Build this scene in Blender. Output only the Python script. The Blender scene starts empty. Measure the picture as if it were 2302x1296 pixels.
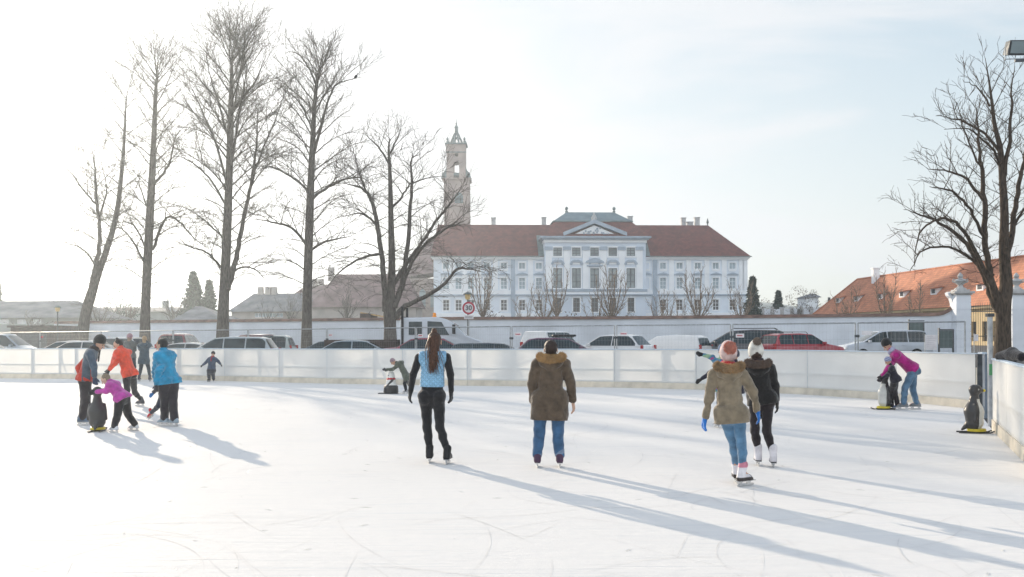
import bpy, math, random
import numpy as np
from mathutils import Vector, Matrix
random.seed(7); RNG = np.random.RandomState(7)
S = bpy.context.scene; COL = S.collection
pi = math.pi
# ------------------------------------------------------------------ camera model
F = 2238.0; CAMZ = 1.65; ROLL = -0.0039; SHY = 107.5
CR = Matrix.Rotation(pi/2, 3, 'X') @ Matrix.Rotation(ROLL, 3, 'Z')
def ray(px, py):
    return CR @ Vector(((px-1151)/F, (648-py+SHY)/F, -1))
def P(px, py, Y):
    r = ray(px, py); return Vector((r.x/r.y*Y, Y, CAMZ + r.z/r.y*Y))
def G(px, py, z=0.0):
    r = ray(px, py); t = (z-CAMZ)/r.z; return Vector((r.x*t, r.y*t, z))
cam = bpy.data.objects.new('camera', bpy.data.cameras.new('camera')); COL.objects.link(cam)
cam.data.sensor_width = 36; cam.data.lens = 36*F/2302; cam.data.shift_y = SHY/2302
cam.data.clip_start = 0.1; cam.data.clip_end = 6000
cam.matrix_world = Matrix.Translation((0, 0, CAMZ)) @ CR.to_4x4(); S.camera = cam

# ------------------------------------------------------------------ mesh builder
def nrm(v):
    l = math.sqrt(v[0]*v[0]+v[1]*v[1]+v[2]*v[2]) or 1.0
    return (v[0]/l, v[1]/l, v[2]/l)
def crs(a, b): return (a[1]*b[2]-a[2]*b[1], a[2]*b[0]-a[0]*b[2], a[0]*b[1]-a[1]*b[0])
class MB:
    def __init__(s): s.v = []; s.f = []; s.col = None
    def add(s, vs, fs):
        n = len(s.v); s.v += [tuple(v) for v in vs]; s.f += [tuple(i+n for i in f) for f in fs]; return s
    def box(s, x0, y0, z0, x1, y1, z1, rz=0, c=None):
        vs = [(x, y, z) for z in (z0, z1) for x, y in ((x0, y0), (x1, y0), (x1, y1), (x0, y1))]
        if rz:
            cx, cy = c or ((x0+x1)/2, (y0+y1)/2); ca, sa = math.cos(rz), math.sin(rz)
            vs = [(cx+(x-cx)*ca-(y-cy)*sa, cy+(x-cx)*sa+(y-cy)*ca, z) for x, y, z in vs]
        return s.add(vs, [(0,3,2,1), (4,5,6,7), (0,1,5,4), (1,2,6,5), (2,3,7,6), (3,0,4,7)])
    def bar(s, a, b, w, h, up=(0,0,1)):
        a = Vector(a); b = Vector(b); d = (b-a).normalized(); u = Vector(up)
        sd = d.cross(u)
        if sd.length < 1e-4: sd = d.cross(Vector((1,0,0)))
        sd.normalize(); u = sd.cross(d).normalized(); sd = sd*w/2; u = u*h/2
        vs = [p+i*sd+j*u for p in (a, b) for i, j in ((-1,-1), (1,-1), (1,1), (-1,1))]
        return s.add(vs, [(0,1,2,3), (7,6,5,4), (0,4,5,1), (1,5,6,2), (2,6,7,3), (3,7,4,0)])
    def tube(s, pts, rad, n=8, cap=True):
        m = len(pts)
        if not hasattr(rad, '__len__'): rad = [rad]*m
        base = len(s.v); v = s.v; f = s.f
        nx = None
        for i in range(m):
            a = pts[max(i-1, 0)]; b = pts[min(i+1, m-1)]
            t = nrm((b[0]-a[0], b[1]-a[1], b[2]-a[2]))
            if nx is None: nx = nrm(crs(t, (0.3, 0.9, 0.2) if abs(t[2]) > .8 else (0, 0, 1)))
            ny = nrm(crs(t, nx)); nx = crs(ny, t)
            p = pts[i]; r = rad[i]
            for k in range(n):
                c = math.cos(2*pi*k/n)*r; q = math.sin(2*pi*k/n)*r
                v.append((p[0]+nx[0]*c+ny[0]*q, p[1]+nx[1]*c+ny[1]*q, p[2]+nx[2]*c+ny[2]*q))
        for i in range(m-1):
            for k in range(n):
                k2 = (k+1) % n; o = base+i*n
                f.append((o+k, o+k2, o+n+k2, o+n+k))
        if cap and n > 3:
            f.append(tuple(base+k for k in reversed(range(n)))); f.append(tuple(base+(m-1)*n+k for k in range(n)))
        return s
    def lathe(s, prof, c=(0,0,0), n=24, sx=1, sy=1):
        base = len(s.v)
        for r, z in prof:
            for k in range(n):
                a = 2*pi*k/n; s.v.append((c[0]+r*sx*math.cos(a), c[1]+r*sy*math.sin(a), c[2]+z))
        for i in range(len(prof)-1):
            for k in range(n):
                k2 = (k+1) % n; o = base+i*n; s.f.append((o+k, o+k2, o+n+k2, o+n+k))
        s.f.append(tuple(base+k for k in reversed(range(n)))); s.f.append(tuple(base+(len(prof)-1)*n+k for k in range(n)))
        return s
    def prism(s, poly, fn0, fn1):
        n = len(poly); vs = [fn0(p) for p in poly]+[fn1(p) for p in poly]
        return s.add(vs, [tuple(reversed(range(n))), tuple(range(n, 2*n))]+[(i, (i+1) % n, n+(i+1) % n, n+i) for i in range(n)])
    def disc(s, c, nvec, r, t, n=28):
        a = Vector(c); d = Vector(nvec).normalized(); return s.tube([a-d*t/2, a+d*t/2], r, n)
    def build(s, name, mat, parent=None, smooth=False, local=False, bevel=0):
        v = np.array(s.v, dtype=float).reshape(-1, 3)
        if parent is not None and not local:
            M = np.array(parent.matrix_basis.inverted()); v = v @ M[:3, :3].T + M[:3, 3]
        me = bpy.data.meshes.new(name); me.from_pydata([tuple(x) for x in v], [], s.f); me.validate()
        if smooth:
            me.polygons.foreach_set('use_smooth', [True]*len(me.polygons))
            if smooth is not True: me.set_sharp_from_angle(angle=math.radians(smooth))
        if s.col is not None:
            at = me.color_attributes.new('Col', 'FLOAT_COLOR', 'POINT')
            at.data.foreach_set('color', np.hstack([s.col, np.ones((len(s.col), 1))]).ravel())
        me.update(); o = bpy.data.objects.new(name, me); COL.objects.link(o)
        if parent is not None: o.parent = parent
        if mat is not None: me.materials.append(mat)
        if bevel:
            b = o.modifiers.new('bevel', 'BEVEL'); b.width = bevel; b.segments = 2; b.limit_method = 'ANGLE'; b.angle_limit = math.radians(35)
        return o
def tag(o, label=None, cat=None, group=None, kind=None):
    if label: o['label'] = label
    if cat: o['category'] = cat
    if group: o['group'] = group
    if kind: o['kind'] = kind
    return o
def thing(name, label, cat, loc=(0,0,0), rz=0, group=None):
    o = bpy.data.objects.new(name, None); COL.objects.link(o)
    o.matrix_basis = Matrix.Translation(Vector(loc)) @ Matrix.Rotation(rz, 4, 'Z')
    o.empty_display_size = .2
    return tag(o, label, cat, group)

# ------------------------------------------------------------------ materials
def mat(name, col, rough=.7, var=.12, scale=6, bump=0., bscale=40, metal=0, spec=.5, sheen=0, coat=0, vcol=False, stretch=(1,1,1), alt=None, transl=0, emit=None):
    m = bpy.data.materials.new(name); m.use_nodes = True; nt = m.node_tree; N = nt.nodes; L = nt.links
    b = N['Principled BSDF']
    b.inputs['Roughness'].default_value = rough; b.inputs['Metallic'].default_value = metal
    b.inputs['Specular IOR Level'].default_value = spec
    if sheen: b.inputs['Sheen Weight'].default_value = sheen
    if coat: b.inputs['Coat Weight'].default_value = coat
    tc = N.new('ShaderNodeTexCoord'); mp = N.new('ShaderNodeMapping'); mp.inputs['Scale'].default_value = stretch
    L.new(tc.outputs['Object'], mp.inputs['Vector'])
    no = N.new('ShaderNodeTexNoise'); no.inputs['Scale'].default_value = scale; no.inputs['Detail'].default_value = 5
    L.new(mp.outputs[0], no.inputs['Vector'])
    mx = N.new('ShaderNodeMix'); mx.data_type = 'RGBA'
    rp = N.new('ShaderNodeMapRange'); rp.inputs[1].default_value = .3; rp.inputs[2].default_value = .7
    L.new(no.outputs['Fac'], rp.inputs[0]); L.new(rp.outputs[0], mx.inputs[0])
    c2 = alt or tuple(c*(1-var*2) for c in col); c1 = tuple(min(1, c*(1+var)) for c in col) if not alt else col
    mx.inputs[6].default_value = (*c1, 1); mx.inputs[7].default_value = (*c2, 1)
    out = mx.outputs[2]
    if vcol:
        at = N.new('ShaderNodeAttribute'); at.attribute_name = 'Col'
        m2 = N.new('ShaderNodeMix'); m2.data_type = 'RGBA'; m2.blend_type = 'MULTIPLY'; m2.inputs[0].default_value = 1
        L.new(at.outputs['Color'], m2.inputs[6]); L.new(out, m2.inputs[7]); out = m2.outputs[2]
    L.new(out, b.inputs['Base Color'])
    if bump:
        nb = N.new('ShaderNodeTexNoise'); nb.inputs['Scale'].default_value = bscale; nb.inputs['Detail'].default_value = 4
        L.new(mp.outputs[0], nb.inputs['Vector'])
        bp = N.new('ShaderNodeBump'); bp.inputs['Strength'].default_value = min(1, bump); bp.inputs['Distance'].default_value = .02*max(1, bump)
        L.new(nb.outputs['Fac'], bp.inputs['Height']); L.new(bp.outputs[0], b.inputs['Normal'])
    if emit:
        b.inputs['Emission Color'].default_value = (*emit[0], 1); b.inputs['Emission Strength'].default_value = emit[1]
    if transl:
        tr = N.new('ShaderNodeBsdfTranslucent'); L.new(out, tr.inputs['Color'])
        ms = N.new('ShaderNodeMixShader'); ms.inputs[0].default_value = transl
        L.new(b.outputs[0], ms.inputs[1]); L.new(tr.outputs[0], ms.inputs[2]); L.new(ms.outputs[0], N['Material Output'].inputs['Surface'])
    return m
_cm = {}
def cloth(col, bump=.9, bscale=24, sheen=.3, rough=.85, key=''):
    k = (tuple(col), bump, bscale, sheen, rough, key)
    if k not in _cm: _cm[k] = mat('cloth', col, rough, .2, 9, bump, bscale, sheen=sheen, spec=.25, vcol=(key == 'v'))
    return _cm[k]
def brick_mat(name, c1, c2, mortar, sc, w=.5, h=.25, rough=.8, bump=.4, axis='XZ', msize=.02):
    m = bpy.data.materials.new(name); m.use_nodes = True; nt = m.node_tree; N = nt.nodes; L = nt.links; b = N['Principled BSDF']
    tc = N.new('ShaderNodeTexCoord'); sp = N.new('ShaderNodeSeparateXYZ'); cb = N.new('ShaderNodeCombineXYZ')
    L.new(tc.outputs['Object'], sp.inputs[0])
    if axis == 'XZ': L.new(sp.outputs[0], cb.inputs[0]); L.new(sp.outputs[2], cb.inputs[1])
    else: L.new(sp.outputs[1], cb.inputs[0]); L.new(sp.outputs[2], cb.inputs[1])
    br = N.new('ShaderNodeTexBrick'); br.inputs['Scale'].default_value = sc
    br.inputs['Color1'].default_value = (*c1, 1); br.inputs['Color2'].default_value = (*c2, 1); br.inputs['Mortar'].default_value = (*mortar, 1)
    br.inputs['Brick Width'].default_value = w; br.inputs['Row Height'].default_value = h; br.inputs['Mortar Size'].default_value = msize
    L.new(cb.outputs[0], br.inputs['Vector'])
    no = N.new('ShaderNodeTexNoise'); no.inputs['Scale'].default_value = .6; no.inputs['Detail'].default_value = 6; L.new(tc.outputs['Object'], no.inputs['Vector'])
    mx = N.new('ShaderNodeMix'); mx.data_type = 'RGBA'; mx.blend_type = 'MULTIPLY'; mx.inputs[0].default_value = .7
    cr = N.new('ShaderNodeMapRange'); cr.inputs[1].default_value = .3; cr.inputs[2].default_value = .7; cr.inputs[3].default_value = .65; cr.inputs[4].default_value = 1.15
    L.new(no.outputs[0], cr.inputs[0]); L.new(br.outputs['Color'], mx.inputs[6]); L.new(cr.outputs[0], mx.inputs[7]); L.new(mx.outputs[2], b.inputs['Base Color'])
    b.inputs['Roughness'].default_value = rough
    bp = N.new('ShaderNodeBump'); bp.inputs['Strength'].default_value = bump; bp.inputs['Distance'].default_value = .03
    L.new(br.outputs['Fac'], bp.inputs['Height']); bp.invert = True; L.new(bp.outputs[0], b.inputs['Normal'])
    return m
M = {}
M['steel'] = mat('galvanised_steel', (.42,.44,.46), .45, .15, 9, .1, metal=.6)
M['dsteel'] = mat('dark_steel', (.08,.09,.10), .5, .2, 9, .1, metal=.4)
M['frame'] = mat('aluminium_frame', (.52,.60,.68), .5, .1, 9)
M['board'] = mat('board_plastic', (.88,.865,.83), .45, .03, 1.2, .05, 12, transl=.34, spec=.3)
M['boardedge'] = mat('board_cap', (.50,.58,.66), .5, .08, 4)
M['kick'] = mat('kick_plate', (.80,.74,.63), .55, .1, 3, .1, 20, transl=.25)
M['bark'] = mat('bark', (.15,.135,.12), .9, .25, 5, .7, 22, stretch=(3,3,.7), spec=.2)
M['bark2'] = mat('young_bark', (.24,.19,.15), .9, .3, 5, .6, 22, spec=.2)
M['barkdark'] = mat('brown_bark', (.10,.075,.055), .9, .3, 5, .8, 22, stretch=(3,3,.7), spec=.2)
M['plaster'] = mat('plaster_white', (.80,.84,.90), .9, .10, .35, .1, 8)
M['walltop'] = mat('wall_tiles', (.20,.12,.09), .85, .25, 2, .6, 9)
M['stone'] = mat('stone_grey', (.50,.50,.50), .85, .15, 2, .3, 12)
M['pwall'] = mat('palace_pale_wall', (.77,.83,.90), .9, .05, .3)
M['pwhite'] = mat('palace_white', (.92,.94,.97), .85, .05, .4)
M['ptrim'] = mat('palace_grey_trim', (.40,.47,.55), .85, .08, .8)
M['glass'] = mat('window_glass', (.26,.32,.34), .2, .3, .3, spec=.8)
M['dkglass'] = mat('dark_window', (.05,.045,.045), .2, .3, .5, spec=.6)
M['shutter'] = mat('pale_window', (.38,.46,.50), .4, .15, .6)
M['rooftile'] = brick_mat('red_roof_tiles', (.21,.068,.050), (.155,.05,.038), (.09,.036,.03), 1, .5, .32)
M['roofsheet'] = mat('green_grey_sheet_roof', (.16,.22,.25), .6, .15, .6, .1)
M['orange'] = brick_mat('orange_roof_tiles', (.60,.235,.115), (.46,.165,.08), (.30,.11,.06), 1, .5, .3, axis='YZ')
M['yellow'] = mat('ochre_wall', (.58,.45,.26), .9, .1, .6)
M['churchroof'] = mat('church_roof', (.25,.18,.17), .9, .2, .6, .2)
M['church'] = mat('church_plaster', (.38,.31,.28), .9, .12, .4)
M['copper'] = mat('patina', (.18,.22,.22), .7, .2, .8)
M['greyroof'] = mat('grey_roof', (.20,.20,.21), .85, .2, .7, .2)
M['greywall'] = mat('grey_wall', (.36,.38,.37), .9, .12, .6)
M['pinkwall'] = mat('pinkish_wall', (.46,.42,.39), .9, .12, .6)
M['brown'] = mat('brown_wood', (.07,.05,.045), .8, .3, 3, .3)
M['wood'] = mat('sunlit_wood', (.55,.36,.16), .7, .2, 5)
M['needles'] = mat('needles', (.045,.07,.045), .8, .4, 3, spec=.2)
M['hedge'] = mat('winter_foliage', (.12,.09,.06), .9, .3, 3, spec=.2)
M['tyre'] = mat('tyre', (.02,.02,.02), .9, .2, 9, spec=.2)
M['rim'] = mat('rim', (.45,.46,.47), .3, .1, 9, metal=.8)
M['carglass'] = mat('car_glass', (.018,.035,.042), .06, .3, 2, spec=.55)
M['black'] = mat('black_plastic', (.018,.018,.02), .5, .2, 8, spec=.4)
M['redlamp'] = mat('red_lamp', (.45,.02,.02), .2, .1, 8, coat=.5)
M['clearlamp'] = mat('clear_lamp', (.6,.62,.64), .1, .1, 8, coat=.5)
M['plate'] = mat('white_plate', (.75,.72,.74), .5, .06, 8)
M['redpaint'] = mat('red_paint', (.42,.02,.05), .4, .08, 8)
M['darkpaint'] = mat('grey_lettering', (.12,.12,.13), .5, .08, 8)
M['amber'] = mat('amber', (.85,.28,.02), .2, .05, 8)
M['lampglass'] = mat('lamp_glass', (.85,.75,.5), .4, .05, 8, transl=.6)
M['yellowp'] = mat('yellow_plastic', (.62,.50,.03), .4, .1, 8)
M['whitep'] = mat('white_plastic', (.75,.75,.72), .45, .08, 6)
M['blackp'] = mat('charcoal_plastic', (.035,.035,.037), .4, .3, 5, .1, 20)
M['redp'] = mat('red_plastic', (.5,.03,.04), .45, .1, 8)
M['blade'] = mat('blade', (.6,.61,.62), .25, .1, 8, metal=.9)
M['skin'] = mat('skin', (1,1,1), .55, .04, 20, vcol=True, spec=.35)
M['green'] = mat('green_sticker', (.08,.30,.12), .5, .1, 8)
M['asphalt'] = mat('asphalt', (.10,.10,.10), .9, .25, .8, .3, 60)
M['hillm'] = mat('hill', (.10,.11,.09), .95, .3, .01)
def paint(col, rough=.28): return mat('car_paint', col, rough, .04, 2, coat=.8, spec=.5)

def quilt_mat(col):
    m = mat('quilted_fabric', col, .65, .08, 14, 0, sheen=.2, spec=.3); nt = m.node_tree; N = nt.nodes; L = nt.links; b = N['Principled BSDF']
    tc = N.new('ShaderNodeTexCoord'); outs = []
    for r in (.785, -.785):
        mp = N.new('ShaderNodeMapping'); mp.inputs['Rotation'].default_value = (0, r, 0); L.new(tc.outputs['Object'], mp.inputs[0])
        w = N.new('ShaderNodeTexWave'); w.wave_type = 'BANDS'; w.bands_direction = 'X'; w.inputs['Scale'].default_value = 7.5; L.new(mp.outputs[0], w.inputs[0]); outs.append(w.outputs['Fac'])
    mn = N.new('ShaderNodeMath'); mn.operation = 'MINIMUM'; L.new(outs[0], mn.inputs[0]); L.new(outs[1], mn.inputs[1])
    bp = N.new('ShaderNodeBump'); bp.inputs['Strength'].default_value = 1; bp.inputs['Distance'].default_value = .012; L.new(mn.outputs[0], bp.inputs['Height']); L.new(bp.outputs[0], b.inputs['Normal'])
    src = b.inputs['Base Color'].links[0].from_socket; mr = N.new('ShaderNodeMapRange'); mr.inputs[2].default_value = .5; mr.inputs[3].default_value = .72; mr.inputs[4].default_value = 1.0; L.new(mn.outputs[0], mr.inputs[0])
    mx = N.new('ShaderNodeMix'); mx.data_type = 'RGBA'; mx.blend_type = 'MULTIPLY'; mx.inputs[0].default_value = 1; L.new(src, mx.inputs[6]); L.new(mr.outputs[0], mx.inputs[7]); L.new(mx.outputs[2], b.inputs['Base Color'])
    return m
CLOUD_ADD = 0; SKY = 0.15; SUNE = 2.7; EXPO = 1.24; HAZE = 0.0006
# ------------------------------------------------------------------ sky, sun, haze
AZ = math.radians(30.3); EL = math.radians(13.9)
SUN = Vector((-math.sin(AZ)*math.cos(EL), math.cos(AZ)*math.cos(EL), math.sin(EL)))
w = bpy.data.worlds.new('World'); S.world = w; w.use_nodes = True
nt = w.node_tree; N = nt.nodes; L = nt.links; bg = N['Background']
sk = N.new('ShaderNodeTexSky'); sk.sky_type = 'NISHITA'; sk.sun_disc = False
sk.sun_elevation = EL; sk.sun_rotation = -AZ; sk.altitude = 100; sk.air_density = 1.0; sk.dust_density = 0.7; sk.ozone_density = 1.0
tc = N.new('ShaderNodeTexCoord'); mp = N.new('ShaderNodeMapping'); mp.inputs['Scale'].default_value = (1.2, 1.2, 5.0); mp.inputs['Rotation'].default_value = (0, .22, 0)
L.new(tc.outputs['Generated'], mp.inputs[0])
no = N.new('ShaderNodeTexNoise'); no.inputs['Scale'].default_value = 1.9; no.inputs['Detail'].default_value = 7; no.inputs['Roughness'].default_value = .55; no.inputs['Distortion'].default_value = .6
L.new(mp.outputs[0], no.inputs['Vector'])
mr = N.new('ShaderNodeMapRange'); mr.inputs[1].default_value = .44; mr.inputs[2].default_value = .62; mr.inputs[3].default_value = .2; mr.inputs[4].default_value = .95; mr.interpolation_type = 'SMOOTHSTEP'
L.new(no.outputs[0], mr.inputs[0])
# thin high cloud: soft-limit the glare of the clear sky and mix in an even pale veil
def vm(op, a, b_):
    q = N.new('ShaderNodeVectorMath'); q.operation = op
    for i, v in enumerate((a, b_)):
        if v is None: continue
        if isinstance(v, tuple): q.inputs[i].default_value = v
        else: L.new(v, q.inputs[i])
    return q.outputs[0]
CAP = 3.0
sepc = N.new('ShaderNodeSeparateXYZ'); cmb = N.new('ShaderNodeCombineXYZ'); L.new(sk.outputs[0], sepc.inputs[0])
for i in range(3):
    a = N.new('ShaderNodeMath'); a.operation = 'MULTIPLY'; a.inputs[1].default_value = -1/CAP; L.new(sepc.outputs[i], a.inputs[0])
    e = N.new('ShaderNodeMath'); e.operation = 'EXPONENT'; L.new(a.outputs[0], e.inputs[0])
    s2 = N.new('ShaderNodeMath'); s2.operation = 'MULTIPLY_ADD'; s2.inputs[1].default_value = -CAP; s2.inputs[2].default_value = CAP; L.new(e.outputs[0], s2.inputs[0]); L.new(s2.outputs[0], cmb.inputs[i])
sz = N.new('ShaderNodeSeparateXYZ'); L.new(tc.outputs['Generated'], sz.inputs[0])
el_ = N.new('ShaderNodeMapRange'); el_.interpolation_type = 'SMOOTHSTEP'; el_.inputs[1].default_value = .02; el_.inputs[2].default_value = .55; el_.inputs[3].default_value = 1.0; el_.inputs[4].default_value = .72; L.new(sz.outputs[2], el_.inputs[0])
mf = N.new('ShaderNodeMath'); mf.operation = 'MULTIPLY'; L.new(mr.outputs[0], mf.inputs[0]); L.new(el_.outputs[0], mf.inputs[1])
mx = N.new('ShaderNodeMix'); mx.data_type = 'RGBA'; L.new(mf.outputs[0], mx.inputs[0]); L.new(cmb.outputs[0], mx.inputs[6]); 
fb = N.new('ShaderNodeMapRange'); fb.interpolation_type = 'SMOOTHSTEP'; fb.inputs[1].default_value = .2; fb.inputs[2].default_value = -.5; fb.inputs[3].default_value = 1.0; fb.inputs[4].default_value = 2.1; L.new(sz.outputs[1], fb.inputs[0])   # brightness added to the unseen veil behind the camera, lifting shaded fronts
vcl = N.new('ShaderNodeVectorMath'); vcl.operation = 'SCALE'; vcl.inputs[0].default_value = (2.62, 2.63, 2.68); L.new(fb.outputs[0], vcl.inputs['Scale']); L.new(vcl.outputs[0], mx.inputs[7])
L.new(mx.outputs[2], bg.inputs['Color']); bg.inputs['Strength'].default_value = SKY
sl = bpy.data.lights.new('sun', 'SUN'); sl.energy = SUNE; sl.angle = math.radians(.55); sl.color = (1, .85, .66)
so = bpy.data.objects.new('sun', sl); COL.objects.link(so); so.rotation_euler = SUN.to_track_quat('Z', 'Y').to_euler(); so.location = SUN*300
S.view_settings.view_transform = 'Standard'; S.view_settings.look = 'None'; S.view_settings.exposure = EXPO; S.view_settings.gamma = 1
if HAZE:
    hz = MB().box(-700, -60, -6, 700, 1150, 62)
    hm = bpy.data.materials.new('haze_air'); hm.use_nodes = True; hn = hm.node_tree
    hn.nodes.remove(hn.nodes['Principled BSDF']); pv = hn.nodes.new('ShaderNodeVolumePrincipled')
    pv.inputs['Color'].default_value = (.78, .89, 1, 1); pv.inputs['Density'].default_value = HAZE; pv.inputs['Anisotropy'].default_value = .74
    hn.links.new(pv.outputs[0], hn.nodes['Material Output'].inputs['Volume'])
    tag(hz.build('haze', hm), 'thin pale winter haze over the rink and town', 'haze', kind='stuff')
S.cycles.volume_bounces = 1

# ------------------------------------------------------------------ rink boards
BL = [(-170,847.5), (-50,849), (72,850.3), (170,851), (290,852), (400,854), (505,856), (628,859), (735,861.5), (905,864.5), (1051,866.5), (1212,868.3), (1382,870.5), (1565,875), (1815,886.5), (2015,900.5), (2195,919)]
BW = [G(x, y) for x, y in BL]
NEAR = [G(2231, 966), G(2302, 1036)]
dn = (NEAR[1]-NEAR[0]).normalized()
NEAR = [NEAR[0], NEAR[0]+dn*2.3, NEAR[0]+dn*4.6, NEAR[0]+dn*4.6+dn*2.3]
BH = 1.24
def rink_board(a, b, label, grp, full=True, double=False):
    a = Vector(a); b = Vector(b); d = (b-a); Ln = d.length; d.normalize(); n = Vector((-d.y, d.x, 0))   # n points away from the ice
    if n.dot(((a+b)/2)-Vector((-4, 14, 0))) < 0: n = -n
    ang = math.atan2(d.y, d.x)
    t = thing('rink_board', label, 'rink board', a, ang, grp)
    s = 1 if n.dot(Vector((-math.sin(ang), math.cos(ang), 0))) > 0 else -1
    def bx(x0, y0, z0, x1, y1, z1):
        y0 *= s; y1 *= s
        return (x0, min(y0, y1), z0, x1, max(y0, y1), z1)
    MB().add([(.004, s*.004, .186), (Ln-.004, s*.004, .186), (Ln-.004, s*.004, BH-.03), (.004, s*.004, BH-.03)], [(0,1,2,3)]).build('panel', M['board'], t, local=True)
    MB().box(*bx(.004, -.014, 0, Ln-.004, .008, .185)).build('kick_plate', M['kick'], t, local=True)
    MB().box(*bx(.002, -.012, BH-.03, Ln-.002, .09, BH)).build('top_rail', M['boardedge'], t, local=True, bevel=.006)
    MB().box(*bx(.06, .014, .555, Ln-.06, .06, .60)).build('middle_rail', M['frame'], t, local=True)
    MB().box(*bx(.06, .014, .20, Ln-.06, .06, .24)).build('bottom_rail', M['frame'], t, local=True)
    for x in ([.03, Ln-.03] if not double else [.03, Ln*.62, Ln-.03]):
        MB().box(*bx(x-.028, .014, 0, x+.028, .085, BH-.03)).build('post', M['frame'], t, local=True)
    if double:
        MB().box(*bx(Ln*.62+.10, .014, .62, Ln*.62+.13, .05, BH-.04)).build('stiffener', M['frame'], t, local=True)
        MB().bar((Ln*.62, s*.05, 1.0), (Ln*.62, s*.55, .02), .04, .04).build('brace', M['frame'], t, local=True)
    return t
where = ['far left beyond the photo edge', 'at the left photo edge', 'directly behind the man in the grey and orange jacket', 'behind the bending orange jacket skater', 'behind the two people standing at the boards',
 'behind the blue jacket skater', 'behind the small child in navy snowsuit', 'just right of the child in navy snowsuit', 'left of the tree with several stems', 'behind the child bending over the snowman aid', 'left half of the stretch behind the light blue vest woman', 'between the vest woman and the parka man',
 'behind and right of the parka man', 'left of the patterned jacket child', 'behind the two girls in bobble hats', 'right of the red estate car, left of the magenta jacket woman', 'curving at the right end behind the magenta jacket woman']
for i in range(len(BW)-1):
    rink_board(BW[i], BW[i+1], 'white translucent rink board '+where[i+1], 'rink boards along the far edge', double=(i % 2 == 0 or i == 12) and i < 13)
nb = ['near right rink board starting at the gate, beside the single penguin', 'near right rink board crossing the right photo edge', 'near right rink board beyond the right photo edge']
for i in range(3): rink_board(NEAR[i], NEAR[i+1], 'white '+nb[i], 'rink boards on the near right')
# gate opening between the far boards and the near board
g0 = BW[-1]; g1 = NEAR[0]
t = thing('rink_gate', 'open gate frame with dark posts between far and near right boards', 'gate', g0+Vector((.1,-.1,0)))
a = P(2201, 925, 19.9); b = P(2217, 940, 19.6)
MB().box(a.x-.05, a.y-.05, 0, a.x+.05, a.y+.05, BH+.02).build('gate_post', M['dsteel'], t)
MB().box(b.x-.045, b.y-.05, 0, b.x+.045, b.y+.05, BH+.02).build('gate_post', mat('blue_grey_steel', (.16,.2,.25), .5), t)
MB().box(a.x+.056, a.y-.02, .08, b.x-.05, a.y+.03, BH-.25).build('gate_panel', M['kick'], t)
MB().box(a.x-.05, a.y-.06, BH+.024, b.x+.05, b.y+.06, BH+.06).build('gate_head', M['frame'], t)
c = P(2226, 800, 17.9)
t = thing('fence_pole', 'tall grey steel pole at the rink gate, in front of the big right tree', 'pole', (c.x, c.y, 0))
MB().tube([(c.x, c.y, 0), (c.x, c.y, P(2226, 712, 17.9).z)], .045, 14).build('pole', M['steel'], t, smooth=40)
MB().box(c.x-.06, c.y-.05, P(2226,712,17.9).z+.004, c.x+.06, c.y+.05, P(2226,704,17.9).z).build('pole_cap', M['dsteel'], t)
MB().box(c.x-.045, c.y-.062, .92, c.x+.06, c.y-.052, 1.12).build('green_sticker', M['green'], t)

# ------------------------------------------------------------------ ice and ground
ice = [G(-170,847.5)+Vector((-14,2,0))]+BW+NEAR+[Vector((3.5,-14,0)), Vector((-30,-16,0)), Vector((-44,0,0)), Vector((-44,30,0))]
mb = MB(); mb.add([(p.x, p.y, 0) for p in ice], [tuple(reversed(range(len(ice))))])
# densify not needed: flat
m = bpy.data.materials.new('skated_ice'); m.use_nodes = True; nt = m.node_tree; N = nt.nodes; L = nt.links; b = N['Principled BSDF']
tc = N.new('ShaderNodeTexCoord')
def noise(scale, rot, st, det=4, dist=0.0):
    q = N.new('ShaderNodeMapping'); q.inputs['Rotation'].default_value = (0, 0, rot); q.inputs['Scale'].default_value = st
    L.new(tc.outputs['Object'], q.inputs[0]); n_ = N.new('ShaderNodeTexNoise'); n_.inputs['Scale'].default_value = scale; n_.inputs['Detail'].default_value = det; n_.inputs['Distortion'].default_value = dist
    L.new(q.outputs[0], n_.inputs['Vector']); return n_.outputs[0]
def rng(src, a, b_, c, d):
    q = N.new('ShaderNodeMapRange'); q.inputs[1].default_value = a; q.inputs[2].default_value = b_; q.inputs[3].default_value = c; q.inputs[4].default_value = d; L.new(src, q.inputs[0]); return q.outputs[0]
def mth(op, a, b_):
    q = N.new('ShaderNodeMath'); q.operation = op
    for i, v in enumerate((a, b_)):
        if isinstance(v, (int, float)): q.inputs[i].default_value = v
        else: L.new(v, q.inputs[i])
    return q.outputs[0]
big = rng(noise(.22, .3, (1,1,1), 5), .35, .65, 0, 1)
fine = rng(noise(9, 0, (1,1,1), 6), .3, .7, 0, 1)
scr = None
for i, (rot, st) in enumerate([(.5,(.5,26,1)), (-.35,(.4,30,1)), (1.25,(.5,24,1)), (2.3,(.4,34,1)), (.05,(.35,20,1))]):
    s_ = mth('MULTIPLY', rng(noise(1.1+.2*i, rot, st, 2, .6), .635, .70, 0, 1), rng(noise(.5, rot*2+i, (1,1,1), 2), .42, .58, 0, 1))
    scr = s_ if scr is None else mth('MAXIMUM', scr, s_)
base = N.new('ShaderNodeMix'); base.data_type = 'RGBA'; base.inputs[6].default_value = (.82,.80,.78,1); base.inputs[7].default_value = (.785,.77,.755,1); L.new(big, base.inputs[0])
b2 = N.new('ShaderNodeMix'); b2.data_type = 'RGBA'; b2.inputs[7].default_value = (.74,.735,.73,1); L.new(mth('MULTIPLY', fine, .35), b2.inputs[0]); L.new(base.outputs[2], b2.inputs[6])
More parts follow.
